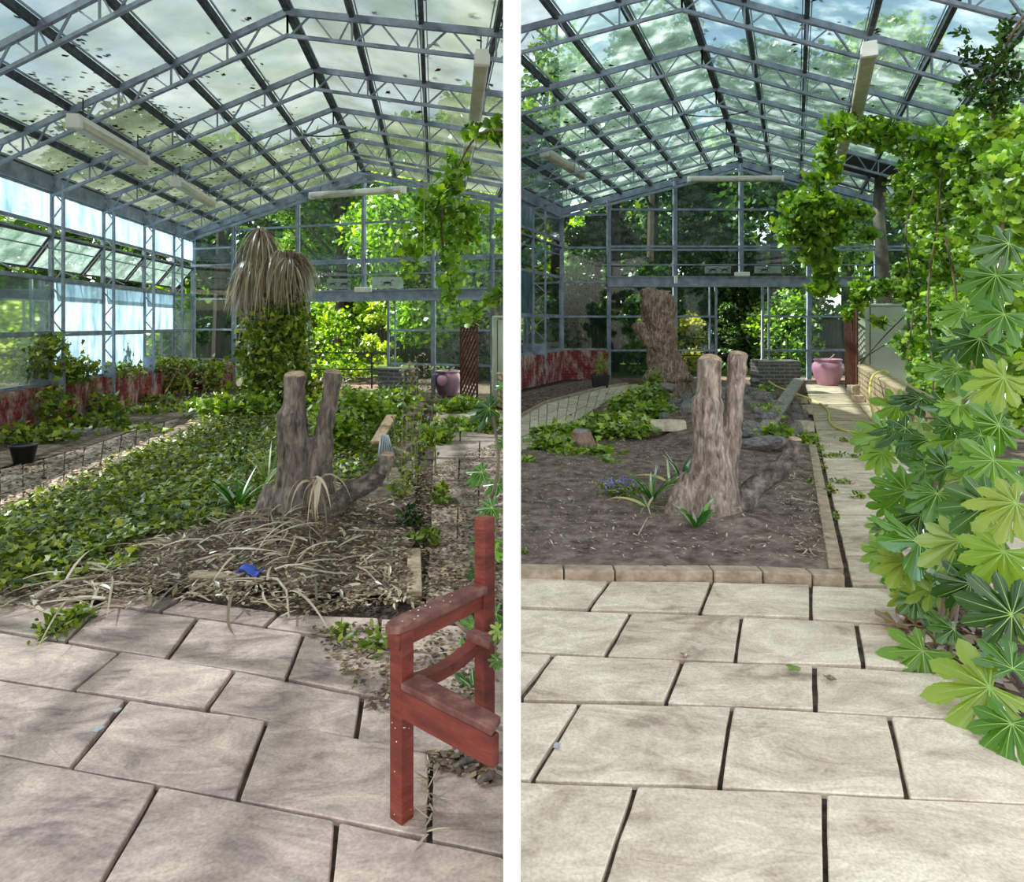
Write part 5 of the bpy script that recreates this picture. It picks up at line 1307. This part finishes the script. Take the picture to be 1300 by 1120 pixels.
vine('grapevine draped along a roof truss and hanging in the tidied hall', [(1070, 160, 10.5, 18, 12, 150), (1100, 165, 10.3, 22, 12, 190), (1135, 172, 10.2, 22, 13, 200), (1165, 180, 10, 24, 14, 240), (1195, 182, 9.6, 24, 16, 240), (1050, 192, 11.3, 11, 18, 110), (1055, 215, 11.6, 12, 14, 110),
     (1040, 225, 12, 14, 10, 70), (1025, 262, 12.4, 28, 22, 460), (1050, 275, 12.3, 24, 20, 300), (1005, 290, 12.6, 16, 18, 180), (1075, 262, 12, 20, 8, 70), (1095, 270, 12, 12, 7, 40), (1045, 300, 12.5, 24, 14, 240), (1050, 335, 12.5, 12, 22, 240), (1045, 365, 12.5, 15, 10, 160), (1105, 298, 12, 10, 4, 35), (1030, 318, 12.5, 15, 12, 90)],
     [[(1200, 185, 9.5), (1140, 178, 10.2), (1070, 165, 10.6), (1055, 200, 11.5), (1040, 240, 12.2), (1040, 290, 12.4), (1050, 340, 12.5)]], 1, .15)
vine('small vine scrambling over the trellis and heater in the tidied hall', [(1108, 368, 14.5, 16, 9, 140), (1090, 380, 14.6, 10, 18, 160), (1080, 398, 14.8, 8, 9, 70), (1125, 362, 14.5, 20, 8, 150), (1118, 408, 14.4, 12, 5, 50), (1150, 372, 14.2, 14, 10, 130), (1092, 360, 14.6, 10, 8, 60)],
     [[(1085, 470, 15), (1082, 400, 14.8), (1100, 372, 14.5), (1150, 370, 14.2)], [(1090, 465, 14.7), (1120, 430, 14.5), (1150, 400, 14.3)], [(1088, 460, 14.7), (1120, 440, 14.6), (1150, 425, 14.6)]], 1, .13)
bl = []
random.seed(3)
REG = [(1130, 235), (1160, 205), (1200, 165), (1240, 145), (1300, 150), (1300, 420), (1240, 440), (1200, 480), (1160, 480), (1150, 420), (1140, 330)]
n = 0
while n < 150:
    x = random.uniform(1120, 1310); y = random.uniform(140, 560)
    if not inpoly(x, y, REG+[(1150, 480)]) and not (x > 1165 and 440 < y < 540): continue
    D = 13.5-(x-1130)/180*8.5+random.uniform(-.4, 1.6)
    D = max(4.0, D); r = random.uniform(13, 26)*(1+.25*(10-D)/6)
    bl.append((x, y, D, r, r*.8, int(190))); n += 1
stm = [[(1180, 560, 9.5), (1185, 480, 9.6), (1178, 380, 9.7), (1190, 280, 9.7), (1200, 180, 9.6)], [(1240, 560, 7.0), (1235, 430, 7.1), (1250, 300, 7.2), (1245, 160, 7.2)], [(1150, 470, 11.6), (1160, 380, 11.8), (1150, 300, 12), (1160, 240, 12)], [(1275, 500, 5.8), (1270, 350, 6), (1280, 180, 6.1)], [(1195, 560, 8.5), (1215, 400, 8.6), (1200, 300, 8.7)]]
vine('great wall of grapevine climbing the right side of the tidied hall', bl, stm, 1, .11, nrm=(-.6, -.5, 0))
vine('dark dangling leafy twigs under the roof at the top right corner', [(1228, 110, 6.5, 14, 14, 60), (1255, 105, 6.2, 18, 22, 90), (1240, 75, 6.4, 18, 12, 40), (1225, 65, 6.4, 8, 14, 24), (1275, 60, 6, 12, 26, 60), (1265, 130, 6.2, 24, 16, 120), (1285, 100, 6, 14, 30, 110), (1220, 40, 6.3, 10, 6, 10), (1275, 35, 6, 8, 14, 24)],
     [[(1300, 20, 5.8), (1275, 60, 6), (1258, 110, 6.2), (1262, 150, 6.3)], [(1300, 90, 6), (1255, 90, 6.3), (1228, 115, 6.5)]], 1, .085, TREED, nrm=(0, -.3, -.6), up=-.2, name='climber', shape=OVAL)

# ------------------------------------------------------------------ big palmate leaves
def fatsia_leaf_mesh(seed, lobes=9):
    random.seed(seed); mb = MB(); c = 0; mb.mat = 0
    verts = [(0, 0, 0.02)]; rim = []
    # lobe angles fan from one side of the stalk round to the other; mid lobe points to +x
    A = [math.radians(-128+256*i/(lobes-1)) for i in range(lobes)]
    ln = [1-.42*(abs(i-(lobes-1)/2)/((lobes-1)/2))**1.5 for i in range(lobes)]
    def pt(a, r, z=None):
        x = math.cos(a)*r; y = math.sin(a)*r
        z = .03+.10*r-.26*r*r+.015*math.sin(a*9+r*7)
        return (x, y, z)
    rim.append(pt(math.pi, .05))
    for i, a in enumerate(A):
        L = ln[i]*random.uniform(.93, 1.05); ca, sa = math.cos(a), math.sin(a)
        hw = random.uniform(.8, 1.05); prof = [(u_, w_*hw) for u_, w_ in ((.50, -.13), (.57, -.175), (.64, -.195), (.69, -.175), (.745, -.19), (.80, -.15), (.86, -.145), (.92, -.075), (1.0, 0), (.92, .075), (.86, .145), (.80, .15), (.745, .19), (.69, .175), (.64, .195), (.57, .175), (.50, .13))]; dr = random.uniform(.15, .55)
        for u, w in prof:
            x = u*L*ca-w*L*sa; y = u*L*sa+w*L*ca; r = math.hypot(x, y)
            z = .03+.12*r-dr*r*r-.45*abs(w)*L*(1 if u > .5 else .3)
            rim.append((x, y, z))
        if i < lobes-1:
            am = (a+A[i+1])/2; rim.append(pt(am, random.uniform(.36, .46)))
    n = len(rim)
    # vertex ring at the lobe midribs gives each lobe a fold
    mb.add([(0, 0, .03)]+rim, [(0, 1+k, 1+(k+1) % n) for k in range(n)])
    mb.mat = 1
    for i, a in enumerate(A):
        L = ln[i]; ca, sa = math.cos(a), math.sin(a); row = []
        for u in (0, .25, .5, .7, .93):
            r = u*L; z = .03+.12*r-dr*r*r+.005+(.012*(1-u)); w = .007*(1-u)+.002
            if u == 0: z = .038
            row += [(r*ca+w*sa, r*sa-w*ca, z), (r*ca-w*sa, r*sa+w*ca, z)]
        mb.add(row, [(2*k, 2*k+2, 2*k+3, 2*k+1) for k in range(4)])
    me = bpy.data.meshes.new('leaf'); me.from_pydata(mb.v, [], mb.f); me.materials.append(FATS); me.materials.append(VEIN)
    me.polygons.foreach_set('material_index', mb.mi); me.update(); return me
LM = [fatsia_leaf_mesh(s, l) for s, l in ((1, 9), (2, 9), (3, 8), (4, 7), (5, 8), (6, 9), (7, 7))]
def big_leaf(parent, c, r, ang, tilt=.5, face=None, crown=None, stem=True, side=1):
    """leaf at c (its stalk joint); ang = direction its middle lobe points in the picture plane (deg, 0 right, 90 up)"""
    o = bpy.data.objects.new('leaf', random.choice(LM)); COL.objects.link(o)
    nrm = V(face) if face else V((random.uniform(-1.0, .7), -.7, random.uniform(-.1, 1.5)))
    nrm.normalize(); a = math.radians(ang); d = V((math.cos(a), -.15, math.sin(a))); d = (d-nrm*d.dot(nrm)).normalized(); b = nrm.cross(d)
    M = Matrix((d, b, nrm)).transposed().to_4x4(); M = Matrix.Translation(c) @ M @ Matrix.Scale(r, 4)
    o.parent = parent; o.matrix_world = M
    o.matrix_parent_inverse = parent.matrix_world.inverted(); o.matrix_basis = M
    if crown is not None and stem:
        mb = MB(); q = [crown, crown.lerp(c, .6)+V((0, .03, .06)), c]; mb.tube(smooth_path(q, 5), [.010-.004*i/10 for i in range(11)], n=6); mb.build('stalk', STEM, parent)
    return o
fs = thing('fatsia_shrub', 'big glossy shrub of large palmate leaves spilling over the right paving', 'shrub', (G(1215, 800).x, G(1215, 800).y, 0))
random.seed(21)
cr1 = G(1190, 815, .02); cr2 = V((2.6, 3.6, .6)); cr3 = V((3.0, 4.6, .8))
# (px, py, radius px, D, direction)
FLV = [(1217, 687, 58, 3.05, 250, cr1), (1257, 874, 84, 2.50, 178, cr1), (1165, 690, 72, 3.35, 190, None), (1284, 780, 62, 2.6, 170, None), (1172, 828, 62, 2.95, 215, cr1), (1190, 628, 46, 3.6, 240, cr2), (1150, 622, 42, 4.0, 200, None),
       (1180, 560, 40, 4.6, 200, cr3), (1150, 545, 46, 5.0, 190, None), (1125, 552, 42, 5.6, 200, None), (1170, 508, 40, 5.6, 170, cr3), (1140, 515, 38, 6.0, 190, None), (1205, 520, 44, 4.9, 170, None), (1262, 585, 58, 3.2, 215, cr2), (1255, 640, 60, 2.9, 215, None),
       (1130, 640, 30, 4.1, 205, None), (1275, 700, 60, 2.7, 230, None), (1230, 740, 46, 3.0, 200, cr1), (1170, 655, 44, 3.6, 170, None), (1200, 590, 44, 3.9, 200, None), (1215, 560, 46, 3.9, 190, None), (1268, 540, 48, 3.4, 190, None), (1240, 495, 50, 3.9, 200, cr3),
       (1275, 480, 50, 3.4, 190, None), (1245, 430, 46, 3.8, 215, cr3), (1275, 400, 46, 3.5, 210, None), (1225, 395, 36, 4.4, 190, None), (1265, 350, 46, 3.6, 200, None), (1280, 310, 40, 3.4, 200, None), (1195, 470, 34, 5.0, 190, None), (1215, 440, 34, 4.6, 200, None),
       (1150, 715, 46, 3.3, 235, None), (1120, 700, 30, 3.5, 230, None), (1285, 920, 60, 2.35, 250, None), (1285, 850, 50, 2.5, 90, None), (1185, 745, 40, 3.2, 230, None), (1210, 800, 34, 3.0, 160, None), (1290, 640, 60, 2.7, 180, None), (1180, 590, 36, 4.1, 190, None), (1120, 575, 30, 5.2, 200, None), (1100, 560, 26, 5.8, 185, None), (1248, 710, 40, 2.9, 260, None)]
for (x, y, r, D, a, cr) in FLV:
    rr = r*D/F*1.05
    big_leaf(fs, P(x, y, D), rr, a+random.uniform(-10, 10), crown=cr)
nl = 0
while nl < 60:
    x = random.uniform(1110, 1310); y = random.uniform(330, 880)
    if not inpoly(x, y, [(1310, 310), (1235, 370), (1190, 430), (1130, 500), (1100, 560), (1130, 600), (1120, 700), (1150, 760), (1210, 800), (1310, 880)]): continue
    D = random.uniform(3.3, 4.4)+max(0, (560-y))/200+max(0, (1200-x))/60
    if y > 600: D = min(D, (H-.1)*F/(y-HY)*.98)
    big_leaf(fs, P(x, y, D), random.uniform(.08, .17), random.uniform(120, 300), stem=False); nl += 1
mb = MB()
for q in ([(1188, 820, 3.0), (1200, 760, 3.1), (1210, 700, 3.15)], [(1200, 800, 3.05), (1222, 740, 3.1), (1216, 692, 3.1)], [(1150, 680, 3.9), (1195, 590, 4.0), (1230, 500, 4.1), (1262, 400, 4.1)], [(1140, 690, 3.8), (1190, 610, 3.9), (1205, 520, 4.3)], [(1245, 560, 3.9), (1243, 500, 4.0), (1240, 440, 4.0)], [(1205, 830, 3.0), (1235, 650, 3.5), (1262, 540, 3.6)]):
    mb.tube(smooth_path([P(*a) for a in q], 4), .011, n=6)
mb.build('main_stems', WOODY, fs)
# dark leaves low at the right edge of the frame and fatsia in the west hall
f2 = thing('fatsia_shrub', 'palmate green leaves poking in at the right edge of the overgrown hall behind the bench', 'shrub', (-.3, 4.2, 0))
for (x, y, r, D, a) in ((622, 520, 36, 5.2, 175), (640, 490, 28, 5.2, 120), (612, 600, 26, 4.9, 190), (632, 615, 28, 4.6, 200), (625, 645, 26, 4.3, 200), (625, 685, 34, 4.1, 215), (640, 560, 26, 5.0, 200), (612, 725, 24, 3.7, 190), (600, 795, 24, 3.3, 190), (570, 850, 36, 2.95, 200), (602, 875, 46, 2.75, 240), (585, 830, 26, 3.1, 170), (628, 700, 24, 3.9, 200), (555, 850, 26, 3.0, 250), (630, 780, 26, 3.2, 200)):
    rr = r*D/F; p = P(x, y, D)
    if p.x > -.06: p.x = -.06
    if p.x+rr*.5 > -.03: rr = min(rr, .75*abs(p.x)+.05)
    o = big_leaf(f2, p, rr, a, stem=False, face=(-.3, -.7, .8))
mb = MB(); mb.tube(smooth_path([V((-.25, 4.6, 0)), P(632, 600, 4.5), P(626, 530, 5.0)], 4), .012, n=6); mb.tube(smooth_path([V((-.3, 3.4, 0)), P(610, 800, 3.2), P(622, 700, 3.8)], 4), .01, n=6); mb.build('main_stems', WOODY, f2)
for (x, y, r, D, a, l) in ((640, 808, 20, 1.95, 150, ''), (638, 838, 18, 1.9, 210, ''), (636, 800, 14, 1.95, 190, '')):
    p = P(x, y, D); p.x = min(p.x, -.04); big_leaf(f2, p, .035, a, stem=False, face=(-.3, -.8, .5))
# fallen leaves on the paving
def fallen(px, py, r, label, mat=LITTER):
    g = G(px, py, .012); mb = MB(); vs = []
    out = VINES[0]; 
    for i, (x, y, z) in enumerate(out): vs.append(g+V(((x-.5)*r, y*r, abs(z)*r*.8+.004+random.uniform(0, .2)*r)))
    mb.add(vs, VINES[1]); tag(mb.build('fallen_leaf', mat), label, 'leaf')
fallen(1008, 852, .06, 'green curled leaf lying on the paving of the tidied hall', IVY); fallen(1055, 864, .05, 'small purple brown leaf on the paving right of the green one')
fallen(870, 836, .05, 'tiny reddish leaf at the paving joint corner', REDL)
for px, py, r, l in ((1140, 795, .17, 'large curled brown leaf on the paving by the shrub'), (1165, 790, .16, 'large curled brown leaf under the shrub stalks'), (1230, 730, .16, 'hanging red brown leaf deep under the shrub'), (1225, 815, .12, 'orange brown leaf under the biggest leaf')):
    fallen(px, py, r, l, REDL)

# ------------------------------------------------------------------ roof litter
def roof_litter(h, T, regions, n, size, label):
    pts = []
    for (s0, s1, t0, t1, w) in regions:
        for i in range(int(n*w)):
            s = random.uniform(s0, s1); t = random.uniform(t0, t1)
            c = random.random()
            if c < .45: s = round(s*6)/6+random.choice((-1, 1))*random.uniform(.008, .03)      # caught against the glazing bars
            elif c < .7: t = min(T, key=lambda q: abs(q-t))+random.uniform(-.06, .1)
            p = h.pt(max(-.99, min(.99, s)), t, h.rz(s)+.07*(.82 if h is LH else 1)); pts.append(tuple(p))
    o = leaves('roof_leaf_litter', CARD, pts, size, ROOFLIT, up=2.5, jitter=.3, side=h.side)
    tag(o, label, 'leaf litter', kind='stuff')
roof_litter(LH, LT, [(-1, -.45, 1, 8.5, 1.2), (-.6, -.1, 2, 9, .25), (.2, .8, 4, 9, .10)], 800, .085, 'dark dead leaves lying on the glass roof of the overgrown hall')
roof_litter(RH, RT, [(-1, -.35, 1, 8, 1.0), (.3, 1, 6, 12, .18)], 750, .10, 'dark dead leaves lying on the glass roof of the tidied hall')

# ------------------------------------------------------------------ outside: trees, hedge, fence
def tree(x, y, h, r, n, mat, label, size=.28, trunk=True, low=.15, group=None, shape=CARD, conic=False, name='tree', lobes=12):
    t = thing(name, label, 'tree', (x, y, 0), group)
    pts = []
    for i in range(lobes):
        u = random.random(); a = random.uniform(0, 6.283)
        zz = h*(low+(1-low)*u*.92); rr = r*((1-u)**.9+.12 if conic else math.sin(math.pi*(.18+.74*u)))*.62
        c = np.array([x+math.cos(a)*rr, y+math.sin(a)*rr, zz]); q = rng.normal(size=(n//lobes, 3)); q /= np.linalg.norm(q, axis=1)[:, None]
        s = r*(.30 if conic else .48)*random.uniform(.8, 1.2); q = q*(rng.uniform(.2, 1, n//lobes)**.5)[:, None]*np.array([s, s, s*(.45 if conic else .75)]); pts.append(c+q)
    pts = np.concatenate(pts); pts = pts[pts[:, 2] > .05]
    leaves('foliage', shape, pts, size, mat, t, up=.4)
    if trunk:
        mb = MB(); mb.tube([V((x, y, 0)), V((x+.1, y, h*.5)), V((x, y, h*.85))], [r*.07+.05, r*.05+.03, .03], n=8)
        for i in range(5):
            a = random.uniform(0, 6.28); z = h*random.uniform(.3, .6); mb.tube([V((x+.05, y, z)), V((x+math.cos(a)*r*.6, y+math.sin(a)*r*.6, z+h*.22))], [.06, .02], n=5)
        mb.build('trunk', TRUNKD, t)
    return t
random.seed(9)
# behind the overgrown hall: sunlit broadleaves
tree(-5.3, 20.5, 7.8, 2.6, 26000, TREEL, 'sunlit broadleaf tree outside, behind the left end of the gable glass', .17)
tree(-2.6, 19.2, 7.6, 2.4, 26000, TREEL, 'sunlit broadleaf tree outside behind the middle of the overgrown hall gable', .17)
tree(-8.8, 20.0, 7.6, 2.2, 9000, TREED, 'dark evergreen outside the far left corner of the overgrown hall', .24, conic=True)
tree(-1.1, 22.5, 9.5, 1.9, 10000, TREEL, 'tall tree outside against the white partition, overgrown hall', .26)
tree(-11.5, 23, 7.5, 2.6, 5000, TREED, 'dark tree beyond the left glass wall of the overgrown hall', .28)
tree(-3.45, 17.2, 2.2, .75, 2600, IVYB, 'bright green conical bush seen through the open doorway', .10, conic=True, trunk=False, low=.02, name='bush')
tree(-5.0, 18.2, 2.6, 1.3, 2600, TREEL, 'green bush outside left of the doorway of the overgrown hall', .14, trunk=False, low=.02, name='bush')
tree(-1.3, 18.6, 2.4, 1.0, 2200, TREED, 'dark bush outside right of the doorway of the overgrown hall', .14, trunk=False, low=.02, name='bush')
# behind the tidied hall
tree(3.3, 21.8, 8.6, 2.3, 10000, TREED, 'layered dark conifer outside behind the left of the tidied hall gable', .22, conic=True, lobes=26)
tree(1.5, 24, 12.5, 2.2, 9000, TREEL, 'tall leafy tree outside beside the white partition, tidied hall', .24, lobes=18)
tree(5.4, 26, 14.5, 3.2, 14000, TREED, 'tallest dark tree outside behind the middle of the tidied hall gable', .26, low=.02, lobes=20)
tree(9.4, 24.0, 13, 3.0, 13000, TREED, 'large dark tree outside behind the right of the tidied hall gable', .26, lobes=20, low=.05)
tree(12.8, 23.5, 12.0, 2.9, 11000, TREEL, 'tall leafy tree outside beyond the heater corner', .26, lobes=18)
tree(14.8, 17, 10.5, 2.6, 9000, TREEL, 'leafy tree outside the right glass wall of the tidied hall', .26, lobes=18)
tree(14.0, 11.0, 8.5, 2.4, 7000, TREEL, 'leafy tree outside the right wall, nearest the camera', .27, lobes=16)
tree(5.35, 20.2, 1.75, .65, 1500, YELLOW, 'golden yellow shrub outside left of the doorway of the tidied hall', .11, trunk=False, low=.1, name='bush')
tree(6.35, 19.9, 2.35, .62, 3500, TREED, 'small dark conical conifer seen through the doorway of the tidied hall', .10, conic=True, low=.02, trunk=False, name='bush', lobes=20)
tree(8.3, 20.6, 2.5, 1.3, 2600, TREEL, 'green bush outside right of the doorway of the tidied hall', .15, trunk=False, low=.02, name='bush')
tree(4.2, 20.4, 2.6, .9, 1800, TREEL, 'bush outside behind the tall dead trunk', .15, trunk=False, low=.02, name='bush')
tree(2.1, 20.6, 3.4, 1.1, 5000, TREED, 'dark shrub outside the far left corner of the tidied hall', .16, low=.0, trunk=False, name='bush')
tree(-11.6, 4.0, 6.6, 2.4, 6000, TREEL, 'unseen shade tree added outside the left glass wall, middle of the overgrown hall', .26, lobes=18)  # out of view, added to shade the overgrown hall floor
tree(-10.2, .6, 9.5, 3.2, 5000, TREEL, 'unseen shade tree added outside the left glass wall nearest the camera', .26, lobes=18)  # also added out of view, thin enough to dapple the sun
tree(-9.0, -4.2, 9.5, 3.2, 5000, TREEL, 'unseen shade tree added outside behind the camera on the left', .26, lobes=18)  # added behind the camera for the same shading
# bank of far woodland
for i, x in enumerate((-24, -19, -14.5, -10, -5.5, -1.8, 2.4, 6.5, 11, 15.5, 20, 25)):
    tree(x, 31+(i % 3)*1.3, 9.5+(i*7 % 4)*.9+(2.5 if x > 0 else 0), 3.8, 8000, TREED if i % 2 else TREEL, 'tree in the woodland bank far behind the glasshouse', .46, lobes=20, group='trees of the far woodland bank', low=.0)
# fences outside
def fence(p, q, h, label):
    t = thing('board_fence', label, 'fence', (p.x, p.y, 0)); L = (q-p).length; n = int(L/.14); mb = MB()
    for i in range(n): c = p.lerp(q, (i+.5)/n); mb.beam(c, c+V((0, 0, h+random.uniform(-.02, .02))), .02, .13, (q-p).normalized())
    mb.build('boards', FENCEW, t); mb = MB(); mb.beam(p+V((0, .05, h*.8)), q+V((0, .05, h*.8)), .05, .08); mb.build('rail', FENCEW, t)
fence(V((-.2, 25.5, 0)), V((-16, 25.5, 0)), 2.3, 'dark board fence outside behind the overgrown hall')
fence(V((.2, 25.8, 0)), V((17, 25.8, 0)), 1.7, 'dark board fence outside behind the tidied hall')
fence(V((-10.2, 19.5, 0)), V((-9.6, 9, 0)), 1.9, 'dark board fence outside the left glass wall of the overgrown hall')
mb = MB()
def railing(x0, x1, D, z, posts, label):
    t = thing('garden_railing', label, 'railing', (x0, D, 0))
    for zz in z: mb = MB(); mb.beam((x0, D, zz), (x1, D, zz), .03, .03); mb.build('rail', DARK, t)
    for x in posts: mb = MB(); mb.beam((x, D, 0), (x, D, z[0]), .035, .035); mb.build('post', DARK, t)
railing((390-650)/F*15.6, (495-650)/F*15.6, 15.6, [.84, .45], [(472-650)/F*15.6, (392-650)/F*15.6, (494-650)/F*15.6], 'low black metal railing across the doorway of the overgrown hall')
railing((843-650)/F*19.3, (1000-650)/F*19.3, 19.3, [1.1, .6], [(843-650)/F*19.3, (905-650)/F*19.3, (1000-650)/F*19.3], 'low black metal railing outside the doorway of the tidied hall')
# ------------------------------------------------------------------ light
w = bpy.data.worlds.new('World'); SC.world = w; w.use_nodes = True; nt = w.node_tree; nt.nodes.clear()
out = nt.nodes.new('ShaderNodeOutputWorld'); bg = nt.nodes.new('ShaderNodeBackground')
sky = nt.nodes.new('ShaderNodeTexSky'); sky.sky_type = 'NISHITA'; sky.sun_disc = False
EL, AZ = math.radians(47), math.radians(-86)      # AZ: from +Y towards +X
sky.sun_elevation = EL; sky.sun_rotation = AZ; sky.altitude = 100; sky.air_density = 1.2; sky.dust_density = 1.5
tc = nt.nodes.new('ShaderNodeTexCoord'); nz = nt.nodes.new('ShaderNodeTexNoise'); nz.inputs['Scale'].default_value = 2.2; nz.inputs['Detail'].default_value = 7
mpn = nt.nodes.new('ShaderNodeMapping'); mpn.inputs['Scale'].default_value = (1, 1, 2.2); mpn.inputs['Location'].default_value = (.3, .1, 0)
nt.links.new(tc.outputs['Generated'], mpn.inputs[0]); nt.links.new(mpn.outputs[0], nz.inputs['Vector'])
rp = nt.nodes.new('ShaderNodeValToRGB'); rp.color_ramp.elements[0].position = .42; rp.color_ramp.elements[1].position = .60
nt.links.new(nz.outputs['Fac'], rp.inputs[0])
mx = nt.nodes.new('ShaderNodeMix'); mx.data_type = 'RGBA'; mx.inputs[7].default_value = (8.2, 8.1, 7.9, 1)
nt.links.new(rp.outputs[0], mx.inputs['Factor']); nt.links.new(sky.outputs[0], mx.inputs[6])
nt.links.new(mx.outputs[2], bg.inputs[0]); bg.inputs[1].default_value = .26
nt.links.new(bg.outputs[0], out.inputs[0])
sl = bpy.data.lights.new('sun', 'SUN'); sl.energy = 14.0; sl.angle = math.radians(.8); sl.color = (1, .95, .86)
so = bpy.data.objects.new('sun', sl); COL.objects.link(so)
sv = V((math.sin(AZ)*math.cos(EL), math.cos(AZ)*math.cos(EL), math.sin(EL)))
so.rotation_euler = (-sv).to_track_quat('-Z', 'Y').to_euler()
# ------------------------------------------------------------------ camera
cd = bpy.data.cameras.new('camera'); co = bpy.data.objects.new('camera', cd); COL.objects.link(co)
cd.sensor_fit = 'HORIZONTAL'; cd.sensor_width = 36; cd.lens = 36*F/1300; cd.shift_y = -(560-HY)/1300; cd.clip_end = 300; cd.clip_start = .05
co.location = (0, 0, H); co.rotation_euler = (math.pi/2, 0, 0); SC.camera = co
SC.view_settings.view_transform = 'Standard'; SC.view_settings.look = 'None'; SC.view_settings.gamma = 1; SC.view_settings.exposure = 1.0
SC.cycles.transparent_max_bounces = 16; SC.cycles.max_bounces = 8; SC.cycles.use_fast_gi = False
